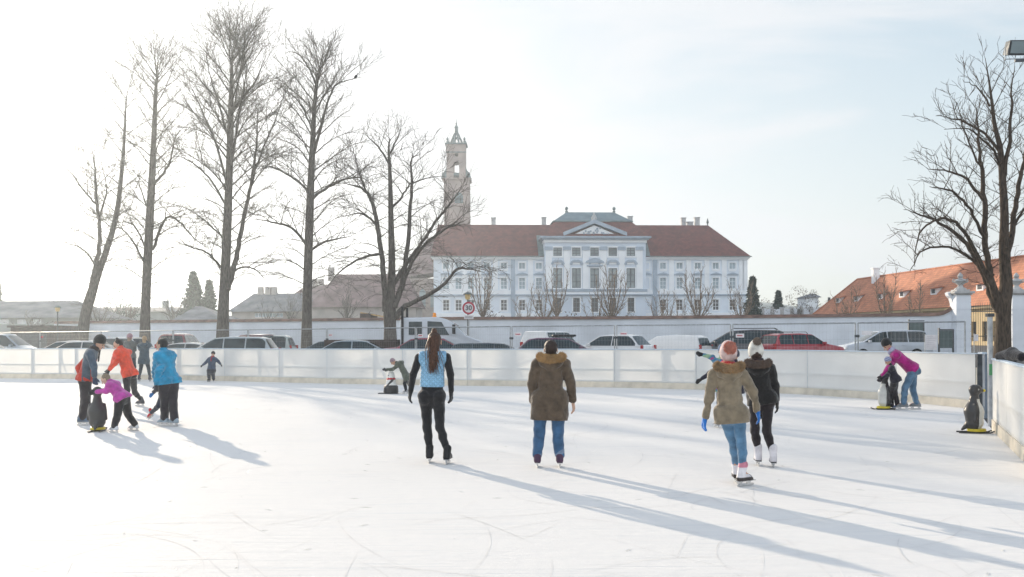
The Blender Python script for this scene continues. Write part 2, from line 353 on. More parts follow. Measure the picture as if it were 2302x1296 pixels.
b3 = N.new('ShaderNodeMix'); b3.data_type = 'RGBA'; b3.inputs[7].default_value = (.58,.63,.68,1); L.new(mth('MULTIPLY', scr, .45), b3.inputs[0]); L.new(b2.outputs[2], b3.inputs[6])
L.new(b3.outputs[2], b.inputs['Base Color']); b.inputs['Roughness'].default_value = .75; b.inputs['Specular IOR Level'].default_value = .03
hgt = mth('SUBTRACT', mth('MULTIPLY', fine, .5), mth('MULTIPLY', scr, .9))
bp = N.new('ShaderNodeBump'); bp.inputs['Strength'].default_value = .5; bp.inputs['Distance'].default_value = .006; L.new(hgt, bp.inputs['Height']); L.new(bp.outputs[0], b.inputs['Normal'])
tag(mb.build('ice', m), 'smooth white skating ice with faint skate scratches', 'ice', kind='structure')
# small ploughed ice shavings along skate marks
sh = MB()
for _ in range(420):
    x = random.uniform(-9, 8); y = random.uniform(5.5, 30)
    if random.random() < .5: x = x*.5
    a = random.uniform(0, pi); l = random.uniform(.01, .07); wd = random.uniform(.002, .007)
    c_, s_ = math.cos(a), math.sin(a)
    sh.add([(x-c_*l, y-s_*l, .002), (x-s_*wd, y+c_*wd, .006), (x+c_*l, y+s_*l, .002), (x+s_*wd, y-c_*wd, .006)], [(0,3,2,1)])
tag(sh.build('ice_shavings', M['whitep']), 'tiny loose shavings scattered on the ice', 'ice shavings', kind='stuff')
mk = [MB(), MB(), MB()]
rr = random.Random(5)
for _ in range(520):
    y = 5.2+25*rr.random()**1.5; x = rr.uniform(-.62, .55)*y; L_ = rr.uniform(.3, 3.2); a = rr.uniform(0, 2*pi); cv = rr.gauss(0, .3); wd = rr.uniform(.0010, .0028)*(1+y*.06); n = max(4, int(L_/.15)); st = L_/n; vs = []
    for k in range(n+1):
        w_ = wd*math.sin(pi*(k+.3)/(n+.6)); vs += [(x-math.sin(a)*w_, y+math.cos(a)*w_, .004), (x+math.sin(a)*w_, y-math.cos(a)*w_, .004)]; x += math.cos(a)*st; y += math.sin(a)*st; a += cv*st
    mk[0 if rr.random() < .6 else (1 if rr.random() < .7 else 2)].add(vs, [(2*k, 2*k+1, 2*k+3, 2*k+2) for k in range(n)])
for m_, c_, l_ in zip(mk, ((.735,.725,.72), (.775,.765,.75), (.87,.85,.83)), ('fine grey blade cuts curving over the ice', 'faint pale blade cuts over the ice', 'bright white scraped blade marks on the ice')):
    tag(m_.build('skate_marks', mat('blade_cut', c_, .8, .15, 3)), l_, 'skate marks', kind='stuff')
poly = np.array([(p.x, p.y) for p in ice])
def outside(X, Y):
    ins = np.zeros(X.shape, bool); j = len(poly)-1
    dist = np.full(X.shape, 1e9)
    for i in range(len(poly)):
        xi, yi = poly[i]; xj, yj = poly[j]
        c1 = ((yi > Y) != (yj > Y)) & (X < (xj-xi)*(Y-yi)/((yj-yi) or 1e-9)+xi); ins ^= c1
        ex, ey = xj-xi, yj-yi; tt = np.clip(((X-xi)*ex+(Y-yi)*ey)/(ex*ex+ey*ey), 0, 1)
        dist = np.minimum(dist, np.hypot(X-xi-tt*ex, Y-yi-tt*ey)); j = i
    return np.where(ins, 0, dist)
def gz(x, y=None): return .22+.004*max(-60, min(60, x))
xs = np.concatenate([np.linspace(-1500, -80, 12)[:-1], np.arange(-80, 80.1, 1.0), np.linspace(80, 1500, 12)[1:]])
ys = np.concatenate([np.array([-60., -45., -30.]), np.arange(-20, 100.1, 1.0), np.linspace(100, 2500, 24)[1:]])
X, Y = np.meshgrid(xs, ys); s_ = np.clip((outside(X, Y)-.35)/1.2, 0, 1)
Z = -.05+s_*(.27+.004*np.clip(X, -60, 60))
nx = len(xs); mb = MB(); mb.v = list(zip(X.ravel().tolist(), Y.ravel().tolist(), Z.ravel().tolist()))
mb.f = [(j*nx+i, j*nx+i+1, (j+1)*nx+i+1, (j+1)*nx+i) for j in range(len(ys)-1) for i in range(nx-1)]
tag(mb.build('ground', M['asphalt'], smooth=True), 'grey asphalt parking ground behind the rink', 'ground', kind='structure')
hl = MB(); pts = []
for i in range(61):
    x = -650+i*1300/60; h = 14+10*math.sin(x*.004+1)+5*math.sin(x*.013)+(16*math.exp(-((x-270)/90)**2))
    pts.append((x, h))
v = []; 
for x, h in pts: v += [(x, 960, -1), (x, 1000, h*.8), (x, 1060, h), (x, 1130, -1)]
hl.add(v, [(i*4+k, i*4+4+k, i*4+5+k, i*4+1+k) for i in range(60) for k in range(3)])
tag(hl.build('hills', M['hillm'], smooth=True), 'low wooded hills far behind the town', 'hills', kind='structure')

# ------------------------------------------------------------------ temporary mesh fence
FP = [(-90,64), (90,59), (228,54.5), (389,49), (558,46), (735,42.5), (935,38.6), (1149,35.2), (1384,33.2), (1645,31.2), (1926,28.6), (2173,26.6)]
fl = ['at the left photo edge', 'above the man in the grey and orange jacket', 'left of the blue jacket skater', 'above the blue jacket skater', 'between the tallest tree and the fourth trunk', 'in front of the fourth trunk and dark blue cars', 'in front of the white truck', 'left of the parka man, with the purple car behind', 'right of the parka man', 'in front of the dark people carrier and red estate', 'in front of the silver people carrier']
sgn = {5: (715,753), 6: (928,754), 7: (1124,751), 8: (1363,750), 9: (1622,754), 10: (1898,748), 1: (72,757), 2: (246,757)}
for i in range(len(FP)-1):
    a = P(FP[i][0], 760, FP[i][1]); b = P(FP[i+1][0], 760, FP[i+1][1]); a.z = b.z = 0
    d = b-a; Ln = d.length; d.normalize(); ang = math.atan2(d.y, d.x); z0 = gz(a.x)*.9
    t = thing('mesh_fence', 'galvanised mesh fence '+fl[i], 'fence', (a.x, a.y, z0), ang, 'mesh fence panels behind the rink')
    top = 2.0-z0+.0
    MB().tube([(.04, 0, .1), (.04, 0, top)], .021, 8).build('upright', M['steel'], t, local=True, smooth=40)
    MB().tube([(Ln-.04, 0, .1), (Ln-.04, 0, top)], .021, 8).build('upright', M['steel'], t, local=True, smooth=40)
    MB().tube([(.04, 0, top), (Ln-.04, 0, top)], .021, 8).build('top_tube', M['steel'], t, local=True, smooth=40)
    MB().tube([(.04, 0, .2), (Ln-.04, 0, .2)], .018, 8).build('bottom_tube', M['steel'], t, local=True, smooth=40)
    wm = MB()
    for k in range(1, int(Ln/.11)): wm.tube([(k*.11, 0, .2), (k*.11, 0, top)], .0016, 3, False)
    for k in range(1, 8): wm.tube([(.04, 0, .2+k*.22), (Ln-.04, 0, .2+k*.22)], .0016, 3, False)
    wm.build('wire_mesh', M['steel'], t, local=True)
    MB().box(-.06, -.35, 0, .16, .35, .11).build('foot_block', M['stone'], t, local=True, bevel=.02)
    MB().box(-.05, -.035, 1.35, .07, .035, 1.42).build('clamp', M['dsteel'], t, local=True)
    if i+0 in sgn or (i+0) in sgn:
        sx, sy = sgn[i]
        # intersect the pixel ray with the fence plane
        r = ray(sx, sy); nn = Vector((-d.y, d.x, 0)); tt = (a.dot(nn))/(Vector((r.x, r.y, 0)).dot(nn)); q = r*tt
        u = (Vector((q.x, q.y, 0))-a).dot(d); u = max(.3, min(Ln-.3, u)); zz = CAMZ+q.z-z0
        sp = thing('fence_sign', 'small sign on the mesh fence '+fl[i], 'sign', (a.x, a.y, z0), ang, 'small signs on the mesh fence')
        MB().box(u-.14, -.036, zz-.06, u+.14, -.026, zz+.06).build('sign_plate', M['plate'] if i != 1 else M['redpaint'], sp, local=True)
        lt = MB(); x = u-.10
        while x < u+.09 and i not in (2, 10, 1):
            w_ = random.uniform(.012, .028); lt.box(x, -.0395, zz-.02, x+w_, -.0365, zz+.022); x += w_+.008
        if lt.v: lt.build('lettering', M['redpaint'], sp, local=True)
# notice sheets on the last fence
for (x0, y0, x1, y1, lab) in [(2080,752,2106,786,'larger white paper notice hanging on the mesh fence at the right'), (2190,751,2199,766,'small white paper notice left of the grey pole by the gate')]:
    D = 26.3 if x0 < 2150 else 24.0
    a = P(x0, y1, D); b = P(x1, y0, D)
    t = thing('notice', lab, 'notice', (a.x, a.y, a.z)); MB().box(a.x, D-.004, a.z, b.x, D+.004, b.z).build('paper', M['plate'], t)
    lm = MB(); n_ = 7
    for k in range(n_):
        z = b.z-(k+1)*(b.z-a.z)/(n_+1); lm.box(a.x+.03, D-.0075, z-.003, b.x-.03-random.random()*.08*(b.x-a.x)/.3, D-.0045, z+.003)
    lm.build('lettering', mat('faint_print', (.5,.48,.52), .8), t)
    MB().tube([(a.x, D+.008, 0.1), (a.x, D+.008, b.z+.02)], .012, 6).build('hanger_wire', M['steel'], t)
# ------------------------------------------------------------------ bare trees
def rot_about(v, axis, a):
    return Matrix.Rotation(a, 3, axis) @ v
def rv():
    return Vector((random.gauss(0,1), random.gauss(0,1), random.gauss(0,1))).normalized()
def grow(mb, p, d, L_, r, lvl, o):
    """one branch polyline with children"""
    step = {1: .45, 2: .3, 3: .2}[lvl]*o['sc']; n = max(3, int(L_/step)); step = L_/n
    pts = [tuple(p)]; rad = [r]; p = Vector(p); d = Vector(d).normalized(); nodes = []
    for i in range(n):
        f = (i+1)/n
        wob = {1: .10, 2: .16, 3: .22}[lvl]
        d = (d+rv()*wob+Vector((0, 0, (o['up'] if f < .35 else -o['droop']*(1.2 if lvl > 1 else 1))*step))).normalized()
        p = p+d*step; pts.append(tuple(p)); rad.append(max(o['rmin'], r*(1-.82*f))); nodes.append((p.copy(), d.copy(), f))
    mb.tube(pts, rad, {1: 6, 2: 4, 3: 3}[lvl], False)
    if lvl >= o.get('maxl', 3): return
    cnt = {1: o['n2'], 2: o['n3']}[lvl]; m = max(2, int(cnt*L_))
    sgn = 1
    for k in range(m):
        f = .12+.88*(k+random.random())/m; q, dd, _ = nodes[min(n-1, int(f*n))]
        sgn = -sgn
        ax = (Vector((0,0,1))+rv()*.7).normalized()
        cd = rot_about(dd, ax, sgn*random.uniform(.45, .95)); cd.z += random.uniform(-.15, .35)
        l2 = L_*random.uniform(.22, .42)*(1.15-.75*f) if lvl == 1 else random.uniform(.3, .62)*o['sc']*o.get('tw', 1)
        if lvl == 1: l2 = max(l2, .5*o['sc'])
        grow(mb, q, cd, l2, max(o['rmin'], r*(.42 if lvl == 1 else .5)*(1-.5*f)), lvl+1, o)
def smooth_path(pts, m=4):
    out = []
    P_ = [pts[0]]+pts+[pts[-1]]
    for i in range(1, len(P_)-2):
        for k in range(m):
            t = k/m; a, b, c, d = P_[i-1], P_[i], P_[i+1], P_[i+2]
            out.append(tuple(.5*((2*b[j])+(-a[j]+c[j])*t+(2*a[j]-5*b[j]+4*c[j]-d[j])*t*t+(-a[j]+3*b[j]-3*c[j]+d[j])*t*t*t) for j in range(len(b))))
    out.append(tuple(pts[-1])); return out
def tree(name, label, D, trunk, stems, o, mt, group=None, base=None):
    """trunk/stems: lists of (px, py, dy, r)"""
    def W(q): v = P(q[0], q[1], D+q[2]); return (v.x, v.y, v.z, q[3])
    tr = [W(q) for q in trunk]
    g = gz(tr[0][0]) if base is None else base
    tr[0] = (tr[0][0], tr[0][1], g-.05, tr[0][3]*1.25)
    t = thing(name, label, 'tree', (tr[0][0], tr[0][1], g), group=group)
    sp = smooth_path(tr, 5)
    sp.insert(1, tuple(sp[0][j]+(sp[1][j]-sp[0][j])*.25 if j < 3 else sp[0][3]*.82 for j in range(4)))
    MB().tube([q[:3] for q in sp], [q[3] for q in sp], 14).build('trunk', mt, t, smooth=True)
    mb = MB(); feeders = [(sp, o['t0'], o['nt'])]
    for st in stems:
        ss = smooth_path([W(q) for q in st], 5)
        ss = [(a+random.gauss(0,.02), b+random.gauss(0,.05), c+random.gauss(0,.02), d) for a, b, c, d in ss]
        mb.tube([q[:3] for q in ss], [q[3] for q in ss], 9, False); feeders.append((ss, .12, o['ns']))
    for ss, f0, dens in feeders:
        Lt = sum((Vector(ss[i+1][:3])-Vector(ss[i][:3])).length for i in range(len(ss)-1))
        n = int(Lt*(1-f0)*dens); az = random.random()*6
        for k in range(n):
            f = f0+(1-f0)*(k+random.random())/n; fi = f*(len(ss)-1); i = min(len(ss)-2, int(fi)); u = fi-i
            q = Vector(ss[i][:3]).lerp(Vector(ss[i+1][:3]), u); r = ss[i][3]*(1-u)+ss[i+1][3]*u
            td = (Vector(ss[i+1][:3])-Vector(ss[i][:3])).normalized(); az += 2.4+random.uniform(-.4,.4)
            sd = Vector((math.cos(az), math.sin(az), 0)); 
            h = (q.z-tr[0][2])/max(1, o['H']); a0 = o['ang0']+(o['ang1']-o['ang0'])*h+random.uniform(-.12,.12)   # elevation angle
            dd = sd*math.cos(a0)+Vector((0,0,1))*math.sin(a0)
            if abs(td.z) < .8: dd = (dd+td*.6).normalized()
            ln = o['len'](h)*random.uniform(.55, 1.12)*(1 if ss is sp else o.get('sl', .7))
            if ln < .25: continue
            o2 = dict(o); o2['droop'] = o['droop']*(1.6-1.5*h); o2['up'] = o['up']*(.6+h)
            grow(mb, q, dd, ln, min(r*.55, .012+ln*.0135*o['rk']), 1, o2)
    # whip tips
    mb.build('crown', mt, t, smooth=True); return t
lin = lambda *p: (lambda h: float(np.interp(h, [a for a, b in p], [b for a, b in p])))
O = dict(sc=1.0, up=.08, droop=.28, rmin=.0085, n2=4.2, n3=5.2, t0=.17, nt=4.2, ns=3.0, H=20, ang0=.25, ang1=.9, rk=.72, len=lin((.18,1.8), (.27,3.4), (.35,3.9), (.6,4.0), (.85,3.2), (1,1.5)), tw=1.1)
tree('bare_tree', 'leaning bare tree forking low, leftmost of the five tall winter trees', 62,
  [(178,792,0,.36), (190,720,0,.33), (203,668,0,.31), (222,610,0,.22), (240,560,.3,.19), (262,480,.5,.16), (276,360,.4,.11), (283,240,.3,.05), (286,205,.3,.012)],
  [[(200,672,0,.22), (213,610,-.3,.17), (223,540,-.6,.13), (222,480,-.8,.11), (215,430,-.9,.09), (214,380,-1,.05), (205,330,-1,.015)],
   [(219,462,-.8,.07), (190,430,-1.2,.05), (165,395,-1.5,.03), (140,370,-1.6,.012)], [(224,490,-.8,.07), (238,440,-1.2,.05), (238,410,-1.4,.03), (225,360,-1.5,.012)],
   [(212,590,-.4,.06), (185,560,-1,.045), (150,545,-1.6,.03), (115,535,-2,.012)]],
  dict(O, H=17, len=lin((.2,.8), (.4,2.4), (.7,2.6), (.9,2.2), (1,1.4)), ns=3.2), M['bark'], 'tall bare trees on the parking side')
tree('bare_tree', 'straight bare tree second from left, thin crown beside the tallest tree', 64,
  [(325,792,0,.33), (327,700,0,.31), (333,560,0,.28), (340,430,0,.24), (346,310,0,.17), (350,210,0,.12), (353,165,0,.05), (354,140,0,.014)],
  [[(347,412,0,.10), (370,385,.4,.08), (385,355,.7,.06), (392,315,.8,.04), (405,290,.9,.015)], [(342,560,0,.10), (375,490,.6,.08), (405,500,1.4,.06), (430,530,2.2,.04), (470,560,2.8,.012)],
   [(330,600,0,.09), (300,545,-.8,.06), (275,515,-1.4,.04), (240,505,-2,.012)], [(332,570,0,.07), (300,505,.8,.05), (260,500,1.5,.02)], [(340,480,0,.06), (318,430,-.5,.04), (310,380,-.7,.012)]],
  dict(O, len=lin((.18,1.8), (.27,3.3), (.35,3.6), (.6,3.4), (.85,3.3), (.98,1.6))), M['bark'], 'tall bare trees on the parking side')
tree('bare_tree', 'tallest bare tree, third from left, with a fan of upright branches', 64,
  [(499,792,0,.38), (502,700,0,.36), (507,600,0,.31), (512,480,0,.27), (516,360,0,.22), (519,250,0,.18), (521,150,0,.09), (522,130,0,.035), (523,105,0,.012)],
  [[(512,650,0,.2), (530,580,.2,.16), (545,510,.4,.14), (560,430,.6,.11), (572,360,.7,.08), (578,300,.8,.05), (580,240,.8,.015)],
   [(560,430,.6,.08), (588,345,1,.06), (618,270,1.2,.04), (640,210,1.4,.012)],
   [(517,400,0,.10), (530,300,-.4,.08), (545,210,-.8,.05), (560,130,-1,.012)], [(517,330,0,.09), (495,240,.3,.06), (470,160,.5,.03), (462,95,.6,.01)],
   [(518,290,0,.08), (533,200,.5,.05), (548,110,.7,.03), (552,70,.8,.01)], [(514,430,0,.09), (488,330,-.5,.07), (455,250,-.9,.05), (425,185,-1.2,.012)],
   [(520,250,0,.08), (570,190,-.6,.05), (600,120,-.8,.012)], [(512,470,0,.08), (470,400,.8,.06), (425,360,1.4,.04), (390,350,1.8,.012)],
   [(495,600,0,.09), (470,570,-.8,.06), (430,555,-1.6,.04), (400,545,-2.2,.012)], [(520,610,0,.08), (560,600,1,.05), (590,620,1.6,.03), (605,650,1.8,.012)]],
  dict(O, H=22, ang0=.4, ang1=.95, len=lin((.18,1.8), (.27,3.4), (.35,4.0), (.6,4.8), (.85,4.0), (.98,1.9)), droop=.2, ns=2.2, nt=3.8), M['bark'], 'tall bare trees on the parking side')
tree('bare_tree', 'straight bare tree fourth from left with a bird on its upper right branch', 64,
  [(689,792,0,.32), (690,700,0,.31), (693,580,0,.28), (697,460,0,.25), (702,340,0,.19), (707,240,0,.13), (713,180,0,.10), (719,150,0,.05), (725,122,0,.014)],
  [[(705,345,0,.10), (718,300,-.3,.09), (733,240,-.6,.07), (752,195,-.8,.05), (772,182,-1,.035), (815,172,-1.2,.01)], [(711,190,0,.07), (693,150,.3,.05), (670,120,.5,.03), (640,118,.7,.012)],
   [(697,450,0,.11), (730,425,.6,.09), (770,405,1.2,.07), (812,398,1.8,.04), (840,420,2.2,.012)], [(692,555,0,.10), (660,515,-.8,.08), (620,500,-1.6,.06), (570,492,-2.2,.012)],
   [(696,430,0,.08), (660,400,.8,.06), (610,375,1.4,.04), (580,385,1.8,.012)], [(705,300,0,.06), (680,240,.5,.05), (655,210,.8,.012)], [(700,560,0,.09), (740,540,1,.06), (790,530,1.8,.02)]],
  dict(O, len=lin((.18,1.8), (.27,3.3), (.35,4.0), (.6,4.0), (.85,3.4), (.98,1.6))), M['bark'], 'tall bare trees on the parking side')
tree('bare_tree', 'broad low bare tree with several stems in front of the church tower', 60,
  [(878,792,0,.38), (877,740,0,.37), (876,705,0,.38), (878,660,0,.27), (881,600,0,.22), (879,500,0,.17), (877,400,0,.12), (874,330,0,.06), (878,312,0,.04)],
  [[(868,700,0,.24), (864,640,-.3,.18), (857,570,-.6,.15), (847,500,-.9,.13), (835,450,-1.1,.11), (812,422,-1.2,.07), (770,412,-1.4,.012)],
   [(886,690,0,.22), (903,640,.3,.17), (915,560,.6,.14), (922,470,.8,.11), (926,400,.9,.08), (924,360,1,.05), (945,345,1.1,.012)],
   [(884,640,0,.14), (915,590,.4,.12), (948,545,.8,.10), (985,490,1.2,.08), (1012,458,1.4,.06), (1035,425,1.5,.012)],
   [(890,712,0,.2), (912,688,-.3,.15), (960,664,-.8,.12), (1000,637,-1.2,.10), (1026,606,-1.5,.07), (1050,604,-1.6,.05), (1090,612,-1.8,.012)],
   [(903,650,.3,.13), (925,590,.2,.11), (960,545,0,.09), (1000,515,-.2,.07), (1050,492,-.4,.012)],
   [(877,345,0,.06), (893,312,.3,.04), (902,285,.5,.012)], [(876,370,0,.07), (850,330,-.4,.05), (820,300,-.7,.012)], [(880,470,0,.08), (905,440,.2,.06), (922,415,.3,.05), (960,400,.5,.03), (1000,395,.7,.012)],
   [(850,510,-.9,.08), (815,480,-1.3,.05), (775,485,-1.6,.012)], [(857,570,-.6,.09), (810,580,-1.2,.07), (765,610,-1.6,.04), (730,650,-1.8,.012)], [(840,465,-1,.07), (815,410,-1.3,.05), (800,360,-1.5,.03), (790,320,-1.6,.01)]],
  dict(O, H=14, t0=.35, nt=2.6, ns=3.0, ang0=.1, ang1=.9, droop=.5, len=lin((.2,1.6), (.5,2.4), (.9,1.6), (1,.9)), sl=.95, n2=4.0, tw=1.2), M['bark'], 'tall bare trees on the parking side')
tree('bare_tree', 'large brown bare tree at the right edge beside the gate pillars', 45,
  [(2253,812,0,.34), (2255,740,0,.33), (2256,680,0,.33), (2262,640,0,.28), (2257,560,0,.22), (2258,480,0,.18), (2253,390,0,.15), (2248,330,0,.12), (2236,280,.2,.09), (2226,200,.3,.05), (2215,130,.4,.012)],
  [[(2247,690,0,.22), (2228,620,-.2,.15), (2216,545,-.4,.13), (2212,450,-.6,.11), (2205,370,-.7,.08), (2198,300,-.8,.05), (2195,245,-.8,.012)],
   [(2246,700,0,.2), (2222,645,.2,.13), (2198,590,.4,.11), (2165,540,.7,.09), (2120,505,1,.07), (2080,485,1.3,.05), (2032,470,1.6,.012)],
   [(2228,640,0,.12), (2190,560,-.5,.09), (2150,500,-.8,.07), (2108,492,-1.1,.055), (2068,525,-1.3,.035), (2055,600,-1.4,.012)],
   [(2262,600,0,.15), (2278,500,.3,.12), (2290,420,.5,.10), (2302,360,.6,.07), (2312,290,.7,.03), (2325,230,.8,.012)],
   [(2256,400,0,.11), (2268,320,-.3,.08), (2274,230,-.4,.05), (2280,150,-.5,.012)],
   [(2252,350,0,.08), (2215,302,.4,.06), (2170,275,.7,.045), (2105,258,1,.012)], [(2212,450,-.6,.08), (2175,405,-.9,.06), (2130,385,-1.2,.04), (2080,378,-1.4,.012)],
   [(2250,370,0,.07), (2225,330,-.5,.05), (2180,290,-.9,.03), (2125,290,-1.1,.01)], [(2226,240,.3,.05), (2200,200,.5,.03), (2165,180,.7,.01)], [(2216,545,-.4,.08), (2180,470,-1,.06), (2140,430,-1.4,.05), (2090,420,-1.8,.012)],
   [(2230,620,0,.09), (2150,560,1,.06), (2080,560,1.6,.04), (2045,610,1.8,.012)], [(2275,520,.2,.07), (2300,470,.2,.05), (2340,440,.2,.012)], [(2205,380,-.7,.05), (2180,320,-1,.035), (2150,230,-1.2,.01)]],
  dict(O, H=13.5, t0=.45, nt=3.0, ns=3.3, ang0=.3, ang1=1.0, droop=.25, len=lin((.2,1.2), (.5,1.7), (.9,1.4), (1,.8)), sl=.75, rmin=.0075, sc=.8, n2=4.4, tw=1.0), M['barkdark'], base=.25)
# bird
c = P(800, 171, 62.8); b_ = MB(); b_.lathe([(.001,-.16), (.05,-.13), (.085,-.05), (.08,.04), (.05,.10), (.001,.13)], (0,0,0), 12, 1, 1)
b_.v = [(x*.8+z*.6, y, z*.8-x*.5) for x, y, z in b_.v]; b_.tube([(.09,0,.13), (.12,0,.15), (.19,0,.145)], [.05,.045,.004], 8); b_.tube([(-.1,0,-.12), (-.26,0,-.22)], [.03,.012], 6)
b_.v = [(x+c.x, y+c.y, z+c.z) for x, y, z in b_.v]
t = thing('bird', 'small dark bird perched on the upper right branch of the fourth tree', 'bird', (c.x, c.y, c.z-.14)); b_.build('body', M['black'], t, smooth=True)

# ------------------------------------------------------------------ small trees in front of the palace
def small_tree(px, top, D, spread, label, n=5, dens=1.0, mt=None, grp='young bare trees behind the white wall', lean=0):
    b0 = P(px, 712, D); g = .3; H = P(px, top, D).z-g; k = D/F
    t = thing('young_tree', label, 'tree', (b0.x, D, g), group=grp)
    hs = H*.36; mb = MB(); x0, y0 = b0.x, D
    MB().tube([(x0, y0, g-.1), (x0+.05, y0, g+hs*.6), (x0+lean*.2, y0, g+hs*1.1)], [.16*H/9, .13*H/9, .10*H/9], 10).build('trunk', mt or M['bark2'], t, smooth=True)
    o = dict(O, sc=.7, up=.5, droop=.0, rmin=.013, n2=2.6*dens, n3=2.8*dens, rk=1, tw=1.0)
    W_ = spread*k*.85
    for i in range(n):
        a = 2*pi*(i+random.random()*.5)/n; rr = W_*random.uniform(.45, 1); hh = H*random.uniform(.7, 1)
        pts = smooth_path([(x0+lean*.2, y0, g+hs), (x0+math.cos(a)*rr*.5, y0+math.sin(a)*rr*.5, g+hs+.3*(hh-hs)), (x0+math.cos(a)*rr*.85, y0+math.sin(a)*rr*.85, g+hs+.65*(hh-hs)), (x0+math.cos(a)*rr, y0+math.sin(a)*rr, g+hh)], 3)
        m_ = len(pts); mb.tube(pts, [.085*H/9*(1-.8*j/m_) for j in range(m_)], 6, False)
        for j in range(1, m_):
            for _ in range(2): 
                dd = (Vector(pts[j])-Vector(pts[j-1])).normalized(); cd = (dd+rv()*.8+Vector((0,0,.2))).normalized(); grow(mb, pts[j], cd, W_*random.uniform(.3,.7), .035*H/9, 1 if random.random()<.12 else 2, o)
    for _ in range(int(6*dens)):
        a = random.random()*6.28; grow(mb, (x0, y0, g+hs*random.uniform(.8,1)), (math.cos(a), math.sin(a), random.uniform(.2,1)), W_*random.uniform(.6,1), .05*H/9, 1, o)
    mb.build('crown', mt or M['bark2'], t, smooth=True); return t
for a in [(1086,604,118,42,'young tree right of the round red sign',7,1.3), (1222,625,120,40,'young tree at the left corner of the palace middle block',6,1.1), (1252,598,124,34,'slim young tree before the first tall palace windows',5,.9),
          (1376,612,112,52,'pollarded young tree with spreading arms before the palace middle',8,1.2), (1338,660,126,30,'low young tree under the palace central window',4,.8), (1478,652,120,30,'low young tree right of the palace middle block',4,.9), (1497,640,124,24,'thin young tree beside the right drainpipe',4,.7),
          (1570,612,112,46,'pollarded young tree with upright arms before the right wing',8,1.2), (1528,672,122,26,'low young tree left of the right wing pollard',4,.8), (1666,632,118,40,'young tree at the right corner of the palace',6,1.0), (1990,612,78,34,'thin bare tree before the orange roof',5,.9), (1905,660,80,30,'low bare tree before the orange roof near its left end',5,.7), (2062,640,80,26,'slender bare tree before the orange roof near the gate',4,.7), (1180,668,122,28,'low young tree before the palace left wing',4,.8)]:
    small_tree(*(a[:6]+(a[6]*.7,)) if a[2] < 100 else (a[:6]+(a[6]*.85,)))
# ------------------------------------------------------------------ foliage trees / conifers (evergreen)
def leafquads(mb, c, r, n, s):
    for _ in range(n):
        u = rv()*r*random.random()**.4; p = Vector(c)+Vector((u.x, u.y, u.z*.8)); a = rv(); b = a.cross(rv()).normalized(); a = a*s*random.uniform(.5,1.3); b = b*s*random.uniform(.3,.8)
        mb.add([p-a, p-b*.6, p+a, p+b*.6], [(0,1,2,3)])
def conifer(px, top, D, hw, label, mt='needles', bottom=725, grp='evergreens behind the wall'):
    b0 = P(px, bottom, D); H = P(px, top, D).z; W_ = hw*D/F
    t = thing('conifer', label, 'tree', (b0.x, D, 0), group=grp)
    MB().tube([(b0.x, D, 0), (b0.x, D, H*.98)], [.02*H, .02], 8).build('trunk', M['bark'], t, smooth=True)
    mb = MB(); n = int(H*3.0)
    for i in range(n):
        f = i/n; z = H*(.12+.86*f); rr = W_*(1-f)**1.0+.05
        for k in range(9):
            a = random.random()*6.28; l = rr*random.uniform(.7, 1.12); dz = -.28*l
            for j in range(4):
                u = (j+.6)/4; c = (b0.x+math.cos(a)*l*u, D+math.sin(a)*l*u, z+dz*u*u); leafquads(mb, c, .28+.05*H/6, 5, .22+.012*H)
    mb.build('crown', M[mt], t); return t
def bushy(px, top, D, hw, label, mt='hedge', bottom=712, dens=1.0, cat='tree', grp='winter trees behind the wall', name='leafy_tree'):
    b0 = P(px, bottom, D); H = P(px, top, D).z; W_ = hw*D/F
    t = thing(name, label, cat, (b0.x, D, 0), group=grp)
    MB().tube([(b0.x, D, 0), (b0.x, D, H*.6)], [.03*H, .02*H], 8).build('trunk', M['bark'], t, smooth=True)
    mb = MB(); o = dict(O, sc=.9, up=.3, droop=.05, rmin=.016, n2=1.6*dens, n3=1.8*dens, rk=1)
    for _ in range(int(14*dens)):
        a = random.random()*6.28; e = random.uniform(.2, 1.4); grow(mb, (b0.x, D, H*random.uniform(.3,.55)), (math.cos(a)*math.cos(e), math.sin(a)*math.cos(e), math.sin(e)), min(W_*1.1, H*.5)*random.uniform(.7,1.1), .07, 1, o)
    if mt:
        for _ in range(int(60*dens)):
            u = rv(); c = (b0.x+u.x*W_*.85, D+u.y*W_*.85, H*.62+u.z*H*.34); leafquads(mb, c, .5+W_*.08, 9, .12+.02*W_)
    mb.build('crown', M[mt] if mt else M['bark'], t); return t
conifer(435, 606, 150, 62, 'taller dark cone shaped conifer left of the tallest trunk'); conifer(471, 626, 155, 44, 'shorter cone shaped conifer beside the taller one')
conifer(1692, 618, 150, 34, 'dark conifer just right of the palace corner'); conifer(1750, 650, 170, 30, 'small conifer between palace and orange roof')
conifer(-8, 618, 140, 32, 'dark conifer cut by the left photo edge')
bushy(268, 640, 140, 40, 'dark evergreen tree between the leaning tree and the second trunk', 'needles', dens=1.5); bushy(150, 622, 120, 42, 'open crowned pine left of the leaning tree', 'needles', dens=.8)
for a in [(1795,640,165,30,'brownish bare tree before the white house right of the palace'), (1828,648,175,18,'dark round tree beside the small white house'), (1720,668,160,26,'low brown shrub tree behind the balustrade'), (1865,672,160,20,'low tree at the left foot of the orange roof')]:
    bushy(*a, dens=1.0)
for a in [(225,668,105,60,'grey shrubs behind the wall left of the leaning tree'), (390,640,130,55,'hazy bare tree mass behind the second trunk'), (290,655,118,50,'hazy bare tree mass between first and second trunks'), (650,640,150,50,'hazy bare tree left of the fourth trunk'), (780,640,115,55,'hazy bare tree right of the fourth trunk'), (70,690,100,45,'low hazy bush before the long grey roof'), (600,672,140,40,'low hazy bush before the blue windowed house')]:
    bushy(*a, None, dens=1.0)
